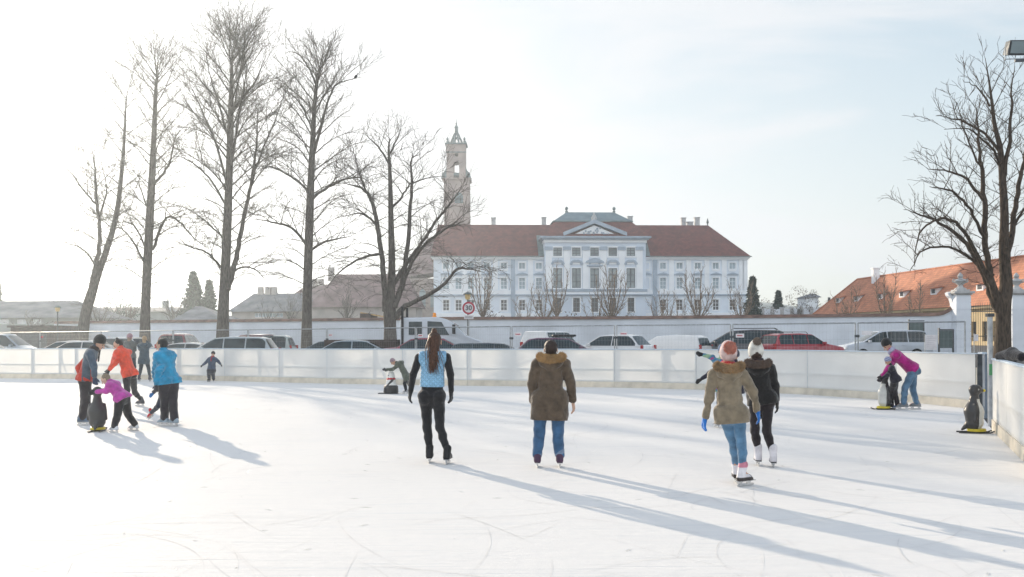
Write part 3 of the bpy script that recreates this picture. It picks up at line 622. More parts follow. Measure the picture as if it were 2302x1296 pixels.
for a in [(1112,700,110,22), (1282,700,112,24), (1425,702,112,30), (1350,702,112,26), (1205,700,112,20)]:
    bushy(a[0], a[1], a[2], a[3], 'low reddish shrub on top of the wall line, %s' % {1112:'right of the round sign', 1282:'below the second tall palace window', 1425:'right of the spreading pollard', 1350:'left of the spreading pollard', 1205:'left of the palace middle block'}[a[0]], 'hedge', dens=.5, cat='shrub', grp='low shrubs behind the white wall', name='shrub')
M['winbar'] = mat('grey_window_bars', (.10,.11,.12), .6, .1, 5)
# ------------------------------------------------------------------ helpers for buildings in (u, depth, z) frames
class Fr:
    """facade frame: origin column ref px at depth D, axis angle a; u along the facade, w away from the camera"""
    def __init__(s, px, D, a=0.0):
        s.O = P(px, 700, D); s.O.z = 0; s.a = a; s.D = D; s.px = px
        s.e = Vector((math.cos(a), math.sin(a), 0)); s.n = Vector((-math.sin(a), math.cos(a), 0))
    def u(s, px, w=0):
        r = ray(px, 700); O2 = s.O+s.n*w; q = Vector((r.x, r.y, 0)); t = O2.dot(s.n)/q.dot(s.n); return (q*t-s.O).dot(s.e)
    def z(s, py, w=0):
        return P(s.px, py, s.D+w*math.cos(s.a)).z
    def p(s, u, w, z): v = s.O+s.e*u+s.n*w; return (v.x, v.y, z)
    def box(s, mb, u0, w0, z0, u1, w1, z1):
        vs = [s.p(u, w, z) for z in (z0, z1) for u, w in ((u0, w0), (u1, w0), (u1, w1), (u0, w1))]
        return mb.add(vs, [(0,3,2,1), (4,5,6,7), (0,1,5,4), (1,2,6,5), (2,3,7,6), (3,0,4,7)])
    def ext(s, mb, poly, w0, w1):   # polygon in (u,z)
        return mb.prism(poly, lambda q: s.p(q[0], w0, q[1]), lambda q: s.p(q[0], w1, q[1]))
def wall_holes(fr, mb, u0, u1, z0, z1, holes, w, th=.4):
    """front wall with rectangular openings (all sharing rows): grid of boxes"""
    us = sorted({u0, u1, *[h[0] for h in holes], *[h[2] for h in holes]}); zs = sorted({z0, z1, *[h[1] for h in holes], *[h[3] for h in holes]})
    idx = {}
    def V(u, z):
        if (u, z) not in idx: idx[(u, z)] = len(mb.v); mb.v.append(fr.p(u, w, z))
        return idx[(u, z)]
    for i in range(len(us)-1):
        for j in range(len(zs)-1):
            cu = (us[i]+us[i+1])/2; cz = (zs[j]+zs[j+1])/2
            if any(h[0] < cu < h[2] and h[1] < cz < h[3] for h in holes): continue
            mb.f.append((V(us[i], zs[j]), V(us[i+1], zs[j]), V(us[i+1], zs[j+1]), V(us[i], zs[j+1])))
    for h in holes:   # reveals
        a, b, c, d = h
        for (p0, p1) in (((a,b),(c,b)), ((c,b),(c,d)), ((c,d),(a,d)), ((a,d),(a,b))):
            n = len(mb.v); mb.v += [fr.p(p0[0], w, p0[1]), fr.p(p1[0], w, p1[1]), fr.p(p1[0], w+th, p1[1]), fr.p(p0[0], w+th, p0[1])]; mb.f.append((n+3, n+2, n+1, n))
def window(fr, par, h, w, gl, nx=2, nz=3, th=.35, fm='pwhite', bw=.07, surround=.22, sm='pwhite'):
    a, b, c, d = h; W0 = w+th*.55
    f = MB()
    fr.box(f, a+.003, W0, b+.003, a+bw, W0+.08, d-.003); fr.box(f, c-bw, W0, b+.003, c-.003, W0+.08, d-.003)
    fr.box(f, a+bw+.001, W0, b+.003, c-bw-.001, W0+.08, b+bw); fr.box(f, a+bw+.001, W0, d-bw, c-bw-.001, W0+.08, d-.003)
    for i in range(1, nx): u = a+(c-a)*i/nx; mw = .085 if fm == 'winbar' else .04; fr.box(f, u-mw, W0+.004, b+bw+.001, u+mw, W0+.07, d-bw-.001)
    for i in range(1, nz): z = b+(d-b)*i/nz; mw = .08 if fm == 'winbar' else .035; fr.box(f, a+bw+.001, W0+.01, z-mw, c-bw-.001, W0+.066, z+mw)
    o = f.build('window', M[fm], par)
    fr.box(MB(), 0,0,0,0,0,0)
    g = MB(); fr.box(g, a+.002, W0+.085, b+.002, c-.002, W0+.12, d-.002); go = g.build('pane', M[gl], None)
    go.parent = o
    # same world coords: parent's local frame equals root local frame, so convert via root
    mi = np.array(par.matrix_basis.inverted()); me = go.data; co = np.empty(len(me.vertices)*3); me.vertices.foreach_get('co', co); co = co.reshape(-1,3) @ mi[:3,:3].T+mi[:3,3]; me.vertices.foreach_set('co', co.ravel()); me.update()
    if surround:
        s_ = surround; q = MB()
        fr.box(q, a-s_, w-.10, b-s_, a, w-.003, d+s_); fr.box(q, c, w-.10, b-s_, c+s_, w-.003, d+s_)
        fr.box(q, a+.001, w-.10, d, c-.001, w-.003, d+s_); fr.box(q, a+.001, w-.14, b-s_, c-.001, w-.003, b)
        so_ = q.build('window_surround', M[sm], par)
    return o
# ------------------------------------------------------------------ the palace
fr = Fr(1336, 200, .06); A0 = fr.u(975); A1 = fr.u(1679); C0 = fr.u(1223); C1 = fr.u(1448)
pal = thing('palace', 'long pale baroque palace with red roofs and a pedimented middle block', 'palace', fr.p(0, 0, 0), fr.a)
Z = fr.z; DEP = 15
cw = -2.0   # the middle block projects
wing_px = [[1003, 1031, 1059, 1095, 1133, 1174, 1212], [1453, 1491, 1528, 1569, 1609.5, 1647]]
ww = .62
holesW = []
for px in wing_px[0]+wing_px[1]:
    u = fr.u(px); holesW += [[u-ww, Z(604), u+ww, Z(590)], [u-ww, Z(649), u+ww, Z(624)], [u-ww, Z(697), u+ww, Z(673)]]
for (u0, u1, sel, nm) in ((A0, C0, 0, 'l'), (C1, A1, 1, 'r')):
    hs = [h for h in holesW if u0 < h[0] < u1]; mb = MB(); wall_holes(fr, mb, u0, u1, 0, Z(580), hs, 0)
    # sides and back
    for (q0, q1) in (((u1 if sel else u0), None),): 
        n = len(mb.v); mb.v += [fr.p(q0, 0, 0), fr.p(q0, DEP, 0), fr.p(q0, DEP, Z(580)), fr.p(q0, 0, Z(580))]; mb.f.append((n, n+1, n+2, n+3) if sel else (n+3, n+2, n+1, n))
    n = len(mb.v); mb.v += [fr.p(u0, DEP, 0), fr.p(u1, DEP, 0), fr.p(u1, DEP, Z(580)), fr.p(u0, DEP, Z(580))]; mb.f.append((n+3, n+2, n+1, n))
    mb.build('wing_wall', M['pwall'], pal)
    tr = MB(); fr.box(tr, u0-(0 if sel else .5), -.75, Z(580), u1+(.5 if sel else 0), .3, Z(577.5)); fr.box(tr, u0-(0 if sel else .3), -.45, Z(583), u1+(.3 if sel else 0), .1, Z(580)-.004); fr.box(tr, u0, -.25, Z(661), u1+.05, -.004, Z(652)); fr.box(tr, u0, -.3, 0, u1+.05, -.004, Z(703))
    tr.build('cornice', M['pwhite'], pal)
    st = MB(); fr.box(st, u0, -.36, Z(664), u1+.1, -.004, Z(661)-.004); st.build('string_course', M['ptrim'], pal)
    pl = MB(); pxs = sorted(wing_px[sel]); mids = [(pxs[i]+pxs[i+1])/2 for i in range(len(pxs)-1)]+([1667, 1675] if sel else [])
    for px in mids: u = fr.u(px); fr.box(pl, u-.5, -.16, Z(651), u+.5, -.004, Z(583)-.004)
    pl.build('pilasters', M['pwhite'], pal)
for h in holesW:
    top = h[3] > Z(595); mid = Z(655) < h[1] < Z(640)
    window(fr, pal, h, 0, 'shutter' if (top or mid) else 'dkglass', 2, 1 if top else 3)
    if mid:
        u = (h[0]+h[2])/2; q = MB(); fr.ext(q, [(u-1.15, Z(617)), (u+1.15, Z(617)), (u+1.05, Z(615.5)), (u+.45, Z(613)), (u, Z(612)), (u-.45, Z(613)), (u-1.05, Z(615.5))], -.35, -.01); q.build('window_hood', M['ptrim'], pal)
        q = MB(); fr.box(q, u-.75, -.12, Z(609), u+.75, -.012, Z(606)); q.build('window_apron', M['pwhite'], pal)
# middle block
cp = [1254, 1296, 1337, 1378, 1418.5]; hc = []
for i, px in enumerate(cp):
    u = fr.u(px, cw); hc += [[u-.85, Z(577), u+.85, Z(558)], [u-.88, Z(648), u+.88, Z(604)], [u-.68, Z(701), u+.68, Z(670)]]
mb = MB(); wall_holes(fr, mb, C0, C1, 0, Z(547), hc, cw)
for q0, fl_ in ((C0, 0), (C1, 1)):
    n = len(mb.v); mb.v += [fr.p(q0, cw, 0), fr.p(q0, DEP, 0), fr.p(q0, DEP, Z(547)), fr.p(q0, cw, Z(547))]; mb.f.append((n, n+1, n+2, n+3) if fl_ else (n+3, n+2, n+1, n))
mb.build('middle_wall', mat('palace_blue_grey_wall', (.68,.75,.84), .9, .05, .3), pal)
for h in hc:
    hi = h[3] > Z(560); mid = h[3] > Z(610) and not hi
    window(fr, pal, h, cw, 'glass' if (hi or mid) else 'dkglass', 2, 3, bw=.09, surround=.3 if hi else .2, fm='winbar')
    u = (h[0]+h[2])/2; ctr = abs(u-fr.u(1337, cw)) < 1
    if mid:
        q = MB()
        if ctr: fr.ext(q, [(u-1.9, Z(592)), (u+1.9, Z(592)), (u+1.7, Z(588)), (u+.9, Z(584)), (u, Z(581)), (u-.9, Z(584)), (u-1.7, Z(588))], cw-.5, cw-.01); fr.box(q, u-1.6, cw-.4, Z(600), u+1.6, cw-.01, Z(597))
        else: fr.ext(q, [(u-1.3, Z(596)), (u-1.35, Z(593)), (u-1.0, Z(588)), (u-.5, Z(585)), (u+.5, Z(585)), (u+1.0, Z(588)), (u+1.35, Z(593)), (u+1.3, Z(596)), (u+.9, Z(596)), (u+.85, Z(590.5)), (u-.85, Z(590.5)), (u-.9, Z(596))], cw-.35, cw-.01)
        q.build('window_hood', M['ptrim'], pal)
        q = MB(); fr.box(q, u-.7, cw-.15, Z(595.5), u+.7, cw-.012, Z(591)); q.build('window_apron', M['pwhite'], pal)
pl = MB(); cpp = MB()
for px in [1234, 1275, 1317, 1357, 1398, 1438]:
    u = fr.u(px, cw); fr.box(pl, u-.62, cw-.22, Z(650), u+.62, cw-.004, Z(564)); fr.box(cpp, u-.8, cw-.38, Z(564)+.004, u+.8, cw-.004, Z(556))
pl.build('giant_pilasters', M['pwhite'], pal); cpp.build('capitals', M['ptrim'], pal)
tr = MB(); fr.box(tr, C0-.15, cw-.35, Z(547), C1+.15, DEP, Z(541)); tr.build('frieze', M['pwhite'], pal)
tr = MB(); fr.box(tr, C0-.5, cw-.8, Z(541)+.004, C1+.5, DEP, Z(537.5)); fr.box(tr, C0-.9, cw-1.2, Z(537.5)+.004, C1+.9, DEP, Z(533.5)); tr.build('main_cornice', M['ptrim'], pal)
tr = MB(); fr.box(tr, C0-.2, cw-.5, Z(656), C1+.2, cw-.004, Z(651)); fr.box(tr, C0-.2, cw-.6, Z(664), C1+.2, cw-.004, Z(661.5)); tr.build('balcony_ledge', M['ptrim'], pal)
tr = MB(); fr.box(tr, C0-.1, cw-.3, Z(661.5)+.004, C1+.1, cw-.004, Z(656)-.004); tr.build('ledge_band', M['pwhite'], pal)
pm = MB(); ux0, ux1, ua = fr.u(1272, cw), fr.u(1403, cw), fr.u(1336, cw)
fr.ext(pm, [(ux0+.8, Z(533)), (ux1-.8, Z(533)), (ua, Z(509))], cw-.35, cw+.5); pm.build('pediment_field', M['pwhite'], pal)
pm = MB()
for a_, b_ in (((ux0-.5, Z(533)), (ua, Z(505))), ((ua, Z(505)), (ux1+.5, Z(533)))):
    sg = .75; fr.ext(pm, [(a_[0], a_[1]), (b_[0], b_[1]), (b_[0], b_[1]+sg), (a_[0], a_[1]+sg)], cw-1.0, cw+6)
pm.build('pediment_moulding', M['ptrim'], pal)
fg = MB()
for k in range(26):
    u = ua+random.gauss(0, 1.2); z = Z(531)+abs(random.gauss(0, .7))*max(0.1, 1-abs(u-ua)/3.5); fr.box(fg, u-.15, cw-.5, z, u+.15, cw-.352, z+.35)
fg.build('pediment_relief', M['ptrim'], pal)
st = MB(); c = fr.p(ua, cw-.2, Z(504)); st.lathe([(.7,0), (.7,.5), (.45,.6), (.55,1.0), (.35,1.5), (.2,1.7), (.22,1.95), (.02,2.15)], c, 10); st.build('pediment_figure', M['stone'], pal, smooth=40)
# roofs
def hip(fr, mb, u0, u1, w0, w1, z0, r0, r1, rw, z1):
    vs = [fr.p(u0, w0, z0), fr.p(u1, w0, z0), fr.p(u1, w1, z0), fr.p(u0, w1, z0), fr.p(r0, rw, z1), fr.p(r1, rw, z1)]
    mb.add(vs, [(0,1,5,4), (1,2,5), (2,3,4,5), (3,0,4), (3,2,1,0)])
zr = Z(505, 7)
r = MB(); hip(fr, r, A0-.6, A1+.7, -.9, DEP+.6, Z(576.5), fr.u(985, 7), fr.u(1593, 7), 7.2, zr); r.build('wing_roof', M['rooftile'], pal)
gu = MB(); fr.box(gu, A0-.6, -1.0, Z(577.5)+.004, C0-.9, -.85, Z(575.5)); fr.box(gu, C1+.9, -1.0, Z(577.5)+.004, A1+.8, -.85, Z(575.5)); gu.build('gutter', M['copper'], pal)
def frust(fr, mb, a, b, za, zb):
    vs = [fr.p(a[0], a[2], za), fr.p(a[1], a[2], za), fr.p(a[1], a[3], za), fr.p(a[0], a[3], za), fr.p(b[0], b[2], zb), fr.p(b[1], b[2], zb), fr.p(b[1], b[3], zb), fr.p(b[0], b[3], zb)]
    mb.add(vs, [(0,1,5,4), (1,2,6,5), (2,3,7,6), (3,0,4,7), (4,5,6,7), (3,2,1,0)])
r = MB(); frust(fr, r, (C0-.9, C1+.9, cw-1.1, DEP+.5), (fr.u(1247, 2), fr.u(1421, 2), 2.2, DEP-3), Z(533), Z(498, 2)); r.build('mansard_roof', M['rooftile'], pal)
r = MB(); q0, q1 = fr.u(1244, 2), fr.u(1424, 2); frust(fr, r, (q0, q1, 1.9, DEP-2.8), (q0, q1, 1.9, DEP-2.8), Z(498, 2)+.003, Z(495.5, 2)); r.build('roof_edge', M['copper'], pal)
r = MB(); hip(fr, r, q0+.2, q1-.2, 2.1, DEP-3, Z(495.5, 2)+.003, fr.u(1275, 6), fr.u(1382, 6), 6.5, Z(476, 6)); r.build('upper_roof', M['roofsheet'], pal)
for px in (1275, 1382):
    c = fr.p(fr.u(px, 6), 6.5, Z(477, 6)); MB().lathe([(.3,0), (.3,.35), (.12,.5), (.38,.75), (.3,1.05), (.05,1.25)], c, 10).build('finial', M['copper'], pal, smooth=40)
for px, y0, y1, hw, w_ in [(1110,508,491,.45,8), (1223.5,508,490,.42,8), (1417,499,487,.5,6), (1537,508,490,.45,8), (1551.5,508,499,.6,8), (1567.5,508,489,.5,8)]:
    u = fr.u(px, w_); ch = MB(); fr.box(ch, u-hw, w_-.4, Z(y0, w_)-1, u+hw, w_+.5, Z(y1, w_)); fr.box(ch, u-hw-.1, w_-.5, Z(y1, w_)+.004, u+hw+.1, w_+.6, Z(y1, w_)+.18); ch.build('chimney', M['stone'], pal)
c = fr.p(fr.u(1592, 7), 7.2, zr); MB().lathe([(.15,-.2), (.12,.3), (.3,.6), (.04,1.5)], c, 8).build('finial', M['copper'], pal, smooth=40)
for px in (1153.5, 1472.5):
    u = fr.u(px); dp = MB(); fr.box(dp, u-.42, -.42, 0, u+.42, -.18, Z(580)); dp.build('drainpipe', M['ptrim'], pal)
for px in (1217, 1454):   # dark flashing where wing roof meets middle block
    u = fr.u(px); dp = MB()
    vs = [fr.p(u-.6, -.86, Z(576)), fr.p(u+.6, -.86, Z(576)), fr.p(u+.6, 4.2, Z(576)+(zr-Z(576.5))*.64), fr.p(u-.6, 4.2, Z(576)+(zr-Z(576.5))*.64)]
    dp.add([Vector(v)+Vector((0, -.05, .06)) for v in vs]+[Vector(v)+Vector((0, -.02, .02)) for v in vs], [(0,1,2,3), (7,6,5,4), (0,4,5,1), (1,5,6,2), (2,6,7,3), (3,7,4,0)]); dp.build('roof_flashing', M['copper'], pal)
rs = MB()   # rusticated ground floor bands
for k in range(9):
    z = .9+k*.62
    if z > Z(664)-.2: break
for h_ in (0,): pass
# ------------------------------------------------------------------ church tower and nave
D = 232; ft = Fr(1028, D, 0); z = ft.z
tw = thing('church_tower', 'tall slender baroque church tower with open belfry and pierced stone crown', 'church tower', ft.p(0, 0, 0))
u0, u1 = ft.u(999), ft.u(1056); hw = (u1-u0)/2; uc = (u0+u1)/2
mb = MB(); ft.box(mb, u0, 0, 0, u1, 2*hw, z(403)); mb.build('shaft', M['church'], tw)
mb = MB(); ft.box(mb, u0-.35, -.35, z(403)+.004, u1+.35, 2*hw+.35, z(399)); mb.build('lower_cornice', M['church'], tw)
uc2 = ft.u(1026); hu = (ft.u(1048)-ft.u(1005))/2
# belfry stage with through opening
mb = MB(); o0, o1 = ft.u(1020.5), ft.u(1033); w0, w1 = hw-hu, hw+hu; zb, zt = z(399)+.004, z(322)
ft.box(mb, uc2-hu, w0, zb, o0, w1, zt); ft.box(mb, o1, w0, zb, uc2+hu, w1, zt); ft.box(mb, o0, w0, z(362), o1, w1, z(350)); ft.box(mb, o0, w0, z(343), o1, w1, zt)
ft.box(mb, o0, w0, z(350)+.001, (o0+o1)/2-.4, w1, z(343)-.001); ft.box(mb, (o0+o1)/2+.4, w0, z(350)+.001, o1, w1, z(343)-.001)
mb.build('belfry', M['church'], tw)
mb = MB(); ft.box(mb, o0, w0+.3, z(393), o1, w1-.3, z(386)); mb.build('parapet', M['copper'], tw)
mb = MB()
for s_ in (-1, 1):   # flared volutes at the base of the belfry
    xo = uc2+s_*hu
    ft.ext(mb, [(xo, z(398)), (xo+s_*1.3, z(398)), (xo+s_*1.0, z(388)), (xo+s_*.35, z(381)), (xo, z(372))], w0+.2, w1-.2)
mb.build('volutes', M['copper'], tw)
mb = MB(); ft.box(mb, uc2-hu-.35, w0-.35, zt+.004, uc2+hu+.35, w1+.35, z(319)); ft.box(mb, uc2-hu-.15, w0-.15, z(341), uc2+hu+.15, w0-.004, z(339)); mb.build('upper_cornice', M['copper'], tw)
mb = MB()
for s_ in (-1, 1):
    for q in (w0+.3, w1-.3):
        c = ft.p(uc2+s_*(hu-.25), q, z(319)); mb.lathe([(.3,0), (.3,.5), (.15,.6), (.3,.9), (.2,1.2), (.03,1.4)], c, 8)
mb.build('corner_urn', M['copper'], tw, smooth=40)
mb = MB(); wc = (w0+w1)/2
for a in range(8):   # pierced crown: curved ribs that meet below the lantern spire
    an = a*pi/4+pi/8; pts = []
    for rr, py in ((1.5*hu/2.2, 319), (1.25*hu/2.2, 312), (.95*hu/2.2, 305), (.7*hu/2.2, 299), (.5*hu/2.2, 295)): pts.append(ft.p(uc2+rr*math.cos(an), wc+rr*math.sin(an), z(py)))
    mb.tube(pts, [.32, .26, .22, .2, .2], 5)
ft_c = ft.p(uc2, wc, z(306)); mb.lathe([(.8,0), (1.0,.15), (.8,.3)], ft_c, 10)
mb.lathe([(.62,0), (.66,.25), (.45,.4), (.42,1.5), (.55,1.6), (.3,2.0), (.12,2.3), (.26,2.55), (.08,2.8), (.05,3.6)], ft.p(uc2, wc, z(296)), 10)
mb.build('crown', M['copper'], tw, smooth=40)
mb = MB(); ft.ext(mb, [(ft.u(1023), z(456)), (ft.u(1042), z(456)), (ft.u(1042), z(440)), (ft.u(1038), z(434)), (ft.u(1032.5), z(431)), (ft.u(1027), z(434)), (ft.u(1023), z(440))], -.08, .2); mb.build('louvre_window', M['copper'], tw)
nv = thing('church_nave', 'long pinkish church nave with a steep hazy roof left of the tower', 'church', ft.p(-15, 0, 0))
fn = Fr(985, 222, 0); z = fn.z
mb = MB(); fn.box(mb, fn.u(905), 0, 0, fn.u(1000), 12, z(625)); mb.build('wall', M['church'], nv)
mb = MB(); vs = [fn.p(fn.u(900), -.6, z(625)), fn.p(fn.u(1046), -.6, z(600)), fn.p(fn.u(1046), 14, z(600)), fn.p(fn.u(900), 14, z(625)), fn.p(fn.u(985), 6, z(505)), fn.p(fn.u(1058), 6, z(500))]
mb.add(vs, [(0,1,5,4), (1,2,5), (2,3,4,5), (3,0,4), (3,2,1,0)]); mb.build('roof', M['churchroof'], nv)
mb = MB(); fn.box(mb, fn.u(1000)+.01, 1, 0, fn.u(1040), 12, z(604)); mb.build('apse_wall', M['church'], nv)
for px in (925, 950, 975):
    mb = MB(); u = fn.u(px); fn.ext(mb, [(u-.7, z(690)), (u+.7, z(690)), (u+.7, z(655)), (u, z(648)), (u-.7, z(655))], -.06, .1); mb.build('window', M['glass'], nv)

# ------------------------------------------------------------------ generic houses
def house(name, label, D, x0, x1, eave, ridge, rx0, rx1, wall='greywall', roof='greyroof', depth=10, a=0, wins=(), wy=(716, 726), chim=(), fm='shutter', group='hazy houses behind the wall'):
    f = Fr((x0+x1)/2, D, a); t = thing(name, label, 'house', f.p(0, 0, 0), a, group)
    u0, u1 = f.u(x0), f.u(x1); hs = [[f.u(w_)-.55, f.z(wy[1]), f.u(w_)+.55, f.z(wy[0])] for w_ in wins]
    mb = MB(); wall_holes(f, mb, u0, u1, -1, f.z(eave), hs, 0); 
    n = len(mb.v); mb.v += [f.p(u0,0,-1), f.p(u1,0,-1), f.p(u1,depth,-1), f.p(u0,depth,-1), f.p(u0,0,f.z(eave)), f.p(u1,0,f.z(eave)), f.p(u1,depth,f.z(eave)), f.p(u0,depth,f.z(eave))]
    mb.f += [(n+1,n+2,n+6,n+5), (n+2,n+3,n+7,n+6), (n+3,n,n+4,n+7)]; mb.build('wall', M[wall], t)
    for h in hs: window(f, t, h, 0, fm, 2, 1, surround=0)
    mb = MB(); hip(f, mb, u0-.5, u1+.5, -.6, depth+.6, f.z(eave), f.u(rx0, depth/2), f.u(rx1, depth/2), depth/2, f.z(ridge, depth/2)); mb.build('roof', M[roof], t)
    for px in chim:
        u = f.u(px, depth/2); mb = MB(); zt = f.z(ridge, depth/2); f.box(mb, u-.4, depth/2-.4, zt-1, u+.4, depth/2+.5, zt+1.0); mb.build('chimney', M[wall], t)
    return t
house('house', 'long low grey house with pale windows at the left edge', 105, -60, 205, 714, 676, -60, 175, wins=(8, 47, 81), wy=(717, 728), fm='pwhite')
house('house', 'hazy house with a long flat grey roof behind the second trunk', 150, 205, 420, 700, 690, 225, 400, wins=(), chim=(372,))
house('house', 'small house with a steep grey pyramid roof below the conifers', 120, 395, 500, 721, 688, 440, 455)
house('house', 'hazy house with hipped roof and bluish windows between tallest and fourth trunks', 150, 520, 690, 700, 659, 572, 690, wall='pinkwall', roof='greyroof', wins=(580, 596, 612, 628), wy=(703, 713), chim=(586, 603, 617))
house('house', 'large hazy house with high greyish pink roof behind the many stemmed tree', 140, 700, 935, 690, 616, 760, 915, wall='pinkwall', roof='churchroof', wins=(), chim=(745,))
house('house', 'lower pinkish house with chimneys right of the fourth trunk', 165, 640, 770, 680, 640, 690, 760, wall='pinkwall', roof='churchroof', chim=(708, 722))
house('house', 'small white house under the dark round tree right of the palace', 190, 1813, 1840, 668, 660, 1820, 1833, wall='pwhite', roof='greyroof', depth=6)
# low bluish garden wall right of the palace
f = Fr(1760, 165, 0); t = thing('garden_wall', 'low pale garden wall with posts right of the palace', 'wall', f.p(0,0,0)); mb = MB(); f.box(mb, f.u(1688), 0, -1, f.u(1850), .5, f.z(694)); mb.build('wall', M['plaster'], t)
mb = MB()
for px in range(1692, 1850, 22): u = f.u(px); f.box(mb, u-.3, -.1, -1, u+.3, .6, f.z(690))
mb.build('wall_posts', M['stone'], t)
# dark garage at far left + grey gatehouse piece
f = Fr(75, 82, 0); t = thing('garage', 'low dark garage with flat roof at the left, beside the end of the white wall', 'garage', f.p(0,0,0)); mb = MB(); f.box(mb, f.u(24), 0, 0, f.u(120), 6, f.z(736)); mb.build('wall', M['brown'], t)
mb = MB(); f.box(mb, f.u(22), -.5, f.z(736)+.004, f.u(121), 6.4, f.z(731)); mb.build('roof', M['brown'], t); mb = MB(); f.box(mb, f.u(40), -.06, .1, f.u(105), -.004, f.z(748)); mb.build('garage_door', M['dsteel'], t)
f = Fr(0, 84, 0); t = thing('garden_wall', 'grey rendered wall piece at the left photo edge, left of the dark garage', 'wall', f.p(0,0,0)); mb = MB(); f.box(mb, f.u(-80), 0, 0, f.u(24), .4, f.z(731)); mb.build('wall', M['greywall'], t)
f = Fr(838, 92, 0); t = thing('shed', 'dark shed end with a sunlit plank roof poking over the white wall', 'shed', f.p(0,0,0)); mb = MB(); f.box(mb, f.u(809), 0, 0, f.u(832), 5, f.z(704)); mb.build('wall', M['brown'], t)
mb = MB(); f.ext(mb, [(f.u(808), f.z(703)), (f.u(880), f.z(716)), (f.u(880), f.z(713)), (f.u(808), f.z(700.5))], .5, 5.5); mb.build('roof', M['wood'], t)

# ------------------------------------------------------------------ perimeter wall with sweep, gate pillars, gate
WP = [(121,724,90), (640,718.5,84), (1000,714.5,80.5), (1400,713,77), (1850,708.5,73.5), (2100,705.5,71.5)]
swp = [(2100,705.5), (2112,704.5), (2122,702), (2132,697), (2140,690), (2147,682), (2149,679)]
t = thing('perimeter_wall', 'long white plastered wall with brown tiled top sweeping up to the gate pillar', 'wall', P(1100, 750, 79))
pts = [P(a, b, c) for a, b, c in WP]+[P(a, b, 71.5-.02*(a-2100)*.3) for a, b in swp[1:]]
mb = MB(); cpm = MB(); v = []
for q in pts: v += [(q.x, q.y, -.1), (q.x, q.y, q.z-.14), (q.x, q.y+.4, q.z-.14), (q.x, q.y+.4, -.1)]
n_ = len(pts); mb.add(v, [(i*4+k, i*4+4+k, i*4+4+(k+1) % 4, i*4+(k+1) % 4) for i in range(n_-1) for k in range(4)]+[(0,1,2,3), tuple((n_-1)*4+k for k in (3,2,1,0))]); mb.build('wall', M['plaster'], t)
v = []
for q in pts: v += [(q.x, q.y-.12, q.z-.136), (q.x, q.y+.2, q.z+.10), (q.x, q.y+.52, q.z-.136)]
cpm.add(v, [(i*3+k, i*3+3+k, i*3+3+(k+1) % 3, i*3+(k+1) % 3) for i in range(n_-1) for k in range(3)]+[(0,1,2), tuple((n_-1)*3+k for k in (2,1,0))]); cpm.build('wall_top', M['walltop'], t)
def pillar(px0, px1, label, D=70.5):
    f = Fr((px0+px1)/2, D, 0); t = thing('gate_pillar', label, 'gate pillar', f.p(0,0,0), 0, 'gate pillars at the right'); u0, u1 = f.u(px0), f.u(px1); w = u1-u0
    mb = MB(); z0 = 0; zt = f.z(663); n = 9; hz_ = (zt+.2)/n
    for k in range(n): f.box(mb, u0, 0, k*hz_-.2+.02, u1, w, (k+1)*hz_-.2-.02); f.box(mb, u0+.04, .04, (k+1)*hz_-.2-.02, u1-.04, w-.04, (k+1)*hz_-.2+.02)
    mb.build('shaft', M['plaster'], t)
    mb = MB(); f.box(mb, u0-.08, -.08, zt+.024, u1+.08, w+.08, zt+.12); f.box(mb, u0-.2, -.2, zt+.124, u1+.2, w+.2, f.z(654)); f.box(mb, u0+.05, .05, f.z(654)+.004, u1-.05, w-.05, f.z(650)); mb.build('cornice', M['stone'], t)
    c = f.p((u0+u1)/2, w/2, f.z(650)); mb = MB(); mb.lathe([(.42,.004), (.40,.08), (.22,.18), (.16,.32), (.36,.5), (.42,.62), (.3,.74), (.14,.82), (.2,.95), (.14,1.1), (.03,1.22)], c, 14); mb.build('urn', M['stone'], t, smooth=40)
    mb = MB()
    for s_ in (-1, 1): mb.tube([(c[0]+s_*.38, c[1], c[2]+.5), (c[0]+s_*.55, c[1], c[2]+.6), (c[0]+s_*.5, c[1], c[2]+.75), (c[0]+s_*.35, c[1], c[2]+.68)], .05, 6)
    mb.build('urn_handles', M['stone'], t, smooth=True); return t
pillar(2150, 2183, 'white banded gate pillar with stone urn where the long wall ends'); pillar(2276, 2312, 'white banded gate pillar with stone urn right of the big brown tree')
f = Fr(2148, 71, 0); t = thing('wall_scroll', 'white scroll block where the sweeping wall meets the left gate pillar', 'wall ornament', f.p(0,0,0)); mb = MB()
f.ext(mb, [(f.u(2132), f.z(657)), (f.u(2150)-.01, f.z(655)), (f.u(2150)-.01, f.z(681)), (f.u(2144), f.z(683)), (f.u(2140), f.z(670)), (f.u(2134), f.z(664))], .1, .6); mb.build('scroll', M['plaster'], t)
f = Fr(2230, 71, 0); t = thing('iron_gate', 'tall dark wrought iron gate between the two white pillars', 'gate', f.p(0,0,0)); u0, u1 = f.u(2184)+.05, f.u(2275)-.05; mb = MB(); n = int((u1-u0)/.16)
for k in range(n+1):
    u = u0+(u1-u0)*k/n; zt = f.z(688)+.15*math.cos((u-(u0+u1)/2)*1.5); mb.tube([f.p(u, .5, .15), f.p(u, .5, zt), f.p(u, .5, zt+.2)], [.014, .014, .003], 4)
mb.build('bars', M['dsteel'], t); mb = MB()
for z_ in (.3, 1.5, f.z(700), f.z(690)): f.box(mb, u0, .46, z_, u1, .54, z_+.06)
mb.build('rails', M['dsteel'], t)
